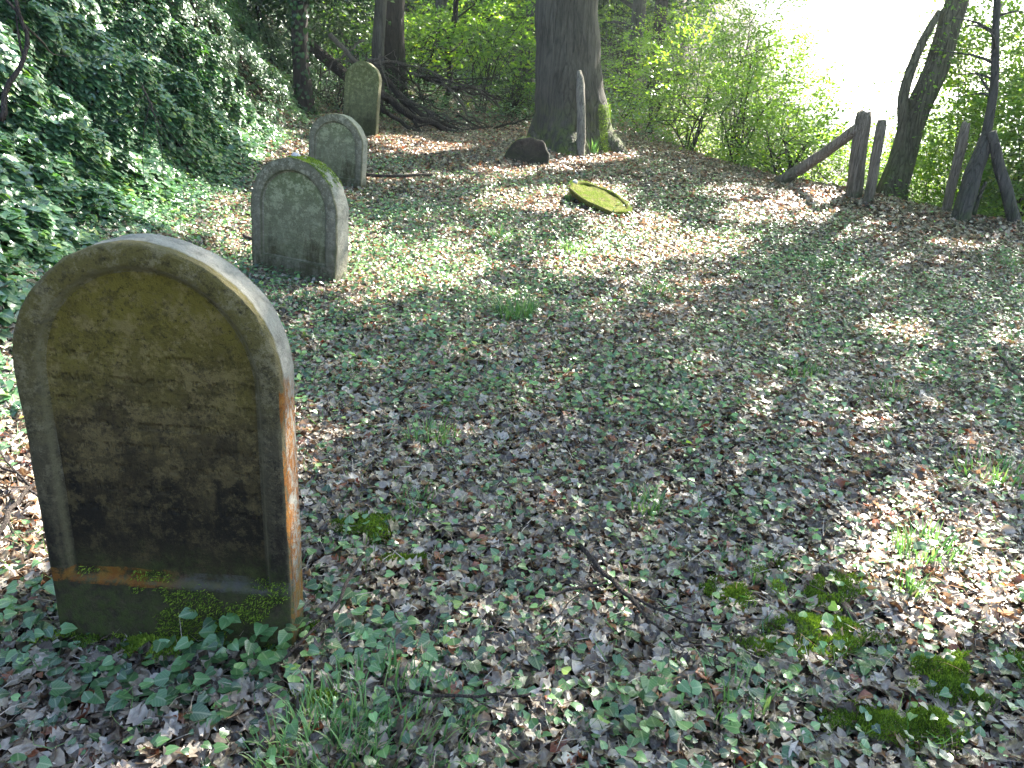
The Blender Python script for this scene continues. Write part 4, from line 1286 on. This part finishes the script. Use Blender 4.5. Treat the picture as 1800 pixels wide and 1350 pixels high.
# right of the beech, along the drop
RS = [(1135, 250, 19.0, (1.1, .9, 1.6), 210, 1.5, 'leafy shrub right behind the big beech'), (1210, 260, 16.2, (1.0, .8, 1.3), 200, 1.4, 'bright green shrub at the top of the slope'),
      (1290, 290, 14.3, (.9, .7, 1.1), 190, 1.15, 'bright shrub beside the one nearest the brace'), (1370, 300, 13.4, (.75, .6, .9), 130, .75, 'shrub just left of the brace foot'),
      (1180, 200, 22.5, (1.6, 1.2, 2.0), 330, 2.4, 'tall dense young beech beyond the shrubs'), (1290, 200, 19.5, (1.4, 1.2, 1.7), 300, 2.3, 'tall bright sapling thicket against the white sky'),
      (1355, 200, 21.0, (1.3, 1.2, 1.5), 170, 1.9, 'pale sunlit sapling at the edge of the white sky'), (1090, 130, 29.0, (2.2, 1.6, 2.4), 330, 2.8, 'background beech right of the big trunk'),
      (1440, 310, 15.0, (1.2, .8, 1.0), 330, .3, 'pale green bush seen beyond the brace'), (1620, 320, 15.5, (1.2, .8, 1.0), 330, .25, 'pale bush low behind the fence posts'),
      (1350, 260, 17.0, (.9, .8, 1.2), 170, .9, 'mid green bush behind the brace foot'), (1530, 300, 17.0, (1.5, 1.0, 1.0), 330, .0, 'faint bush down the slope behind the thick post'),
      (1330, 60, 18.5, (1.1, 1.0, 1.2), 230, 2.9, 'overhanging leafy top of the thicket against the white sky'),
      (1385, 200, 16.5, (.9, .8, 1.0), 200, 1.5, 'sunlit bush reaching into the glow above the brace')]
for i, (px, py, dep, r3, m, zw, lb) in enumerate(RS):
    px_shrub(px, py, dep, r3, lb, 300 + i, m=int(m * 2.1), zw=zw, group='shrubs along the slope edge', gap=-.22)
RS2 = [(1770, 330, 12.2, (1.0, .8, 1.2), 240, 1.0, 'dark-stemmed shrub behind the broken stump'), (1700, 330, 13.5, (.8, .8, 1.0), 110, .35, 'shrub left of the thin dark sapling'), (1840, 300, 11.5, (.8, .8, 1.6), 220, 1.4, 'bluish green shrub at the right edge'),
       (1770, 60, 13.8, (1.0, .9, .9), 260, 2.35, 'leafy upper branches at the top right corner'), (1700, 190, 14.5, (.8, .8, .7), 110, 1.2, 'leafy branches between the leaning tree and the thin sapling'), (1660, 380, 15.0, (1.0, .8, .7), 110, -.5, 'low bush below the fence on the right'), (1790, 400, 11.6, (.9, .7, .8), 150, -.2, 'low bush at the right edge below the pole')]
for i, (px, py, dep, r3, m, zw, lb) in enumerate(RS2):
    px_shrub(px, py, dep, r3, lb, 330 + i, m=int(m * 3.6), zw=zw, group='shrubs beyond the right fence', stems=12, gap=-.6)
# behind, left of the beech
LS = [(740, 130, 23.0, (1.7, 1.2, 1.2), 170, 2.6, 'leafy beech sprays between the two trunks and the sapling'), (850, 130, 20.0, (1.5, 1.0, 1.1), 170, 2.7, 'bright leafy sprays left of the big beech'),
      (900, 170, 20.5, (.9, .7, .7), 70, 1.7, 'small bright bush at the left flank of the big beech'), (640, 120, 24.0, (1.6, 1.2, 1.3), 170, 2.9, 'leafy sprays above the farthest gravestone'),
      (560, 100, 20.0, (1.3, 1.2, 1.2), 330, 3.4, 'dark leafy branches above the ivy-clad trunk'), (480, 80, 18.0, (1.4, 1.2, 1.1), 360, 3.8, 'dark leafy branches at the top of the bank'),
      (800, 110, 28.0, (2.2, 1.5, 1.8), 230, 2.9, 'background sprays above the brush pile'), (930, 110, 28.0, (1.8, 1.5, 1.8), 190, 2.8, 'background sprays behind the big beech'),
      (700, 90, 32.0, (2.6, 1.6, 2.2), 230, 3.4, 'distant sprays between the trunks'), (1010, 60, 34.0, (2.6, 1.6, 2.4), 230, 3.4, 'distant sprays straight behind the beech')]
for i, (px, py, dep, r3, m, zw, lb) in enumerate(LS):
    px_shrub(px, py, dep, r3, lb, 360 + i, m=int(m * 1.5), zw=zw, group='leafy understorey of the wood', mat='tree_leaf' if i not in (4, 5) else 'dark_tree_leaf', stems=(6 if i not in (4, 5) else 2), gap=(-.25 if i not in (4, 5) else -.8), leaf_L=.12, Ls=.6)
px_shrub(690, 140, 19.2, (1.6, .9, .5), 'low bramble growing among the brush pile', 390, m=90, mat='dark_tree_leaf', group='low growth on the forest floor', kind='bramble', cat='bramble')
px_shrub(900, 220, 19.5, (1.2, .8, .5), 'low bramble between the brush pile and the beech', 391, m=80, mat='dark_tree_leaf', group='low growth on the forest floor', kind='bramble', cat='bramble')
px_shrub(590, 170, 18.2, (.9, .7, .6), 'low bramble left of the farthest gravestone', 392, m=80, mat='dark_tree_leaf', group='low growth on the forest floor', kind='bramble', cat='bramble')

# ---- the wood beyond, as one mass
def far_wood():
    rg = np.random.default_rng(5)
    n = 9500
    az = rg.uniform(rad(-36), rad(11), n); d = rg.uniform(36, 70, n)
    x = d * np.sin(az); y = d * np.cos(az)
    z = H(x, y) + rg.uniform(.02, 1, n) * 9
    q = np.stack([x, y, z], 1)
    o = rg.normal(0, 1, (n, 3)) * [1, 1, .3]
    v, f, a = spray_cloud(q, o, 20, 1.6, .27, L_QUAD, rg, .2, .9)
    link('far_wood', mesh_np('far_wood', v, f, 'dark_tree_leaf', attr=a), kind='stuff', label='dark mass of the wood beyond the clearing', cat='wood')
    # herb layer of the forest floor
    x = rg.uniform(-16, 8, 130000); y = rg.uniform(17, 50, 130000); z = H(x, y)
    k = in_view(x, y, z, 200) & (wob(x, y, 1.2) > -.6) & (x < edge_x(y)); x, y, z = x[k], y[k], z[k]; m = len(x)
    N = nrmz(np.array([0, -.2, 1.]) + rg.normal(0, .35, (m, 3))); A = nrmz(rg.normal(0, 1, (m, 3)) * [1, 1, .2])
    L = rg.uniform(.06, .12, m)
    v, f, a = leaves(np.stack([x, y, z + rg.random(m) ** 1.5 * .45], 1), A, N, L, L * .8, L_SIMPLE, .1, .2, 0, rg.random(m), rg)
    link('forest_floor_plants', mesh_np('forest_floor_plants', v, f, 'ivy_leaf', attr=a), kind='stuff', label='low green plants on the forest floor behind the clearing', cat='undergrowth')
    # slope plants to the right
    x = rg.uniform(2, 14, 50000); y = rg.uniform(7, 30, 50000)
    e = x - edge_x(y); z = H(x, y)
    k = (e > -.2) & (e < 7) & in_view(x, y, z + .3, 200); x, y, z = x[k], y[k], z[k]; m = len(x)
    N = nrmz(np.array([0, -.1, 1.]) + rg.normal(0, .4, (m, 3))); A = nrmz(rg.normal(0, 1, (m, 3)) * [1, 1, .4])
    L = rg.uniform(.06, .11, m)
    v, f, a = leaves(np.stack([x, y, z + rg.random(m) ** 1.3 * .6 * sstep(-.2, .8, e[k])], 1), A, N, L, L * .8, L_SIMPLE, .1, .2, 0, rg.random(m), rg)
    link('slope_plants', mesh_np('slope_plants', v, f, 'tree_leaf', attr=a), kind='stuff', label='tangle of green plants on the slope below the fence', cat='undergrowth')
far_wood()

# ---- added haze volume, standing in for veiling glare and whitening the distance
def haze():
    m = bpy.data.materials.new('haze'); m.use_nodes = True
    t = m.node_tree
    t.nodes.remove(t.nodes['Principled BSDF'])
    v = t.nodes.new('ShaderNodeVolumePrincipled')
    v.inputs['Color'].default_value = (0.93, 0.96, 1.0, 1)
    v.inputs['Density'].default_value = 0.0014
    v.inputs['Anisotropy'].default_value = 0.7
    t.links.new(v.outputs[0], t.nodes['Material Output'].inputs['Volume'])
    M['haze'] = m
    e = float(max(gx[-1], gy[-1])) + 5
    x0, x1, y0, y1, z0, z1 = gx[0] - 5, gx[-1] + 5, gy[0] - 5, gy[-1] + 5, float(ZZ.min()) - 1, 24.0
    V = [(x, y, z) for z in (z0, z1) for x, y in ((x0, y0), (x1, y0), (x1, y1), (x0, y1))]
    F = [(3, 2, 1, 0), (4, 5, 6, 7), (0, 1, 5, 4), (1, 2, 6, 5), (2, 3, 7, 6), (3, 0, 4, 7)]
    link('haze', mesh_np('haze', V, F, 'haze', smooth=False), kind='stuff', label='pale sunlit haze in the air')
haze()
print('tris', sum(len(o.data.polygons) for o in sc.objects if o.type == 'MESH'))
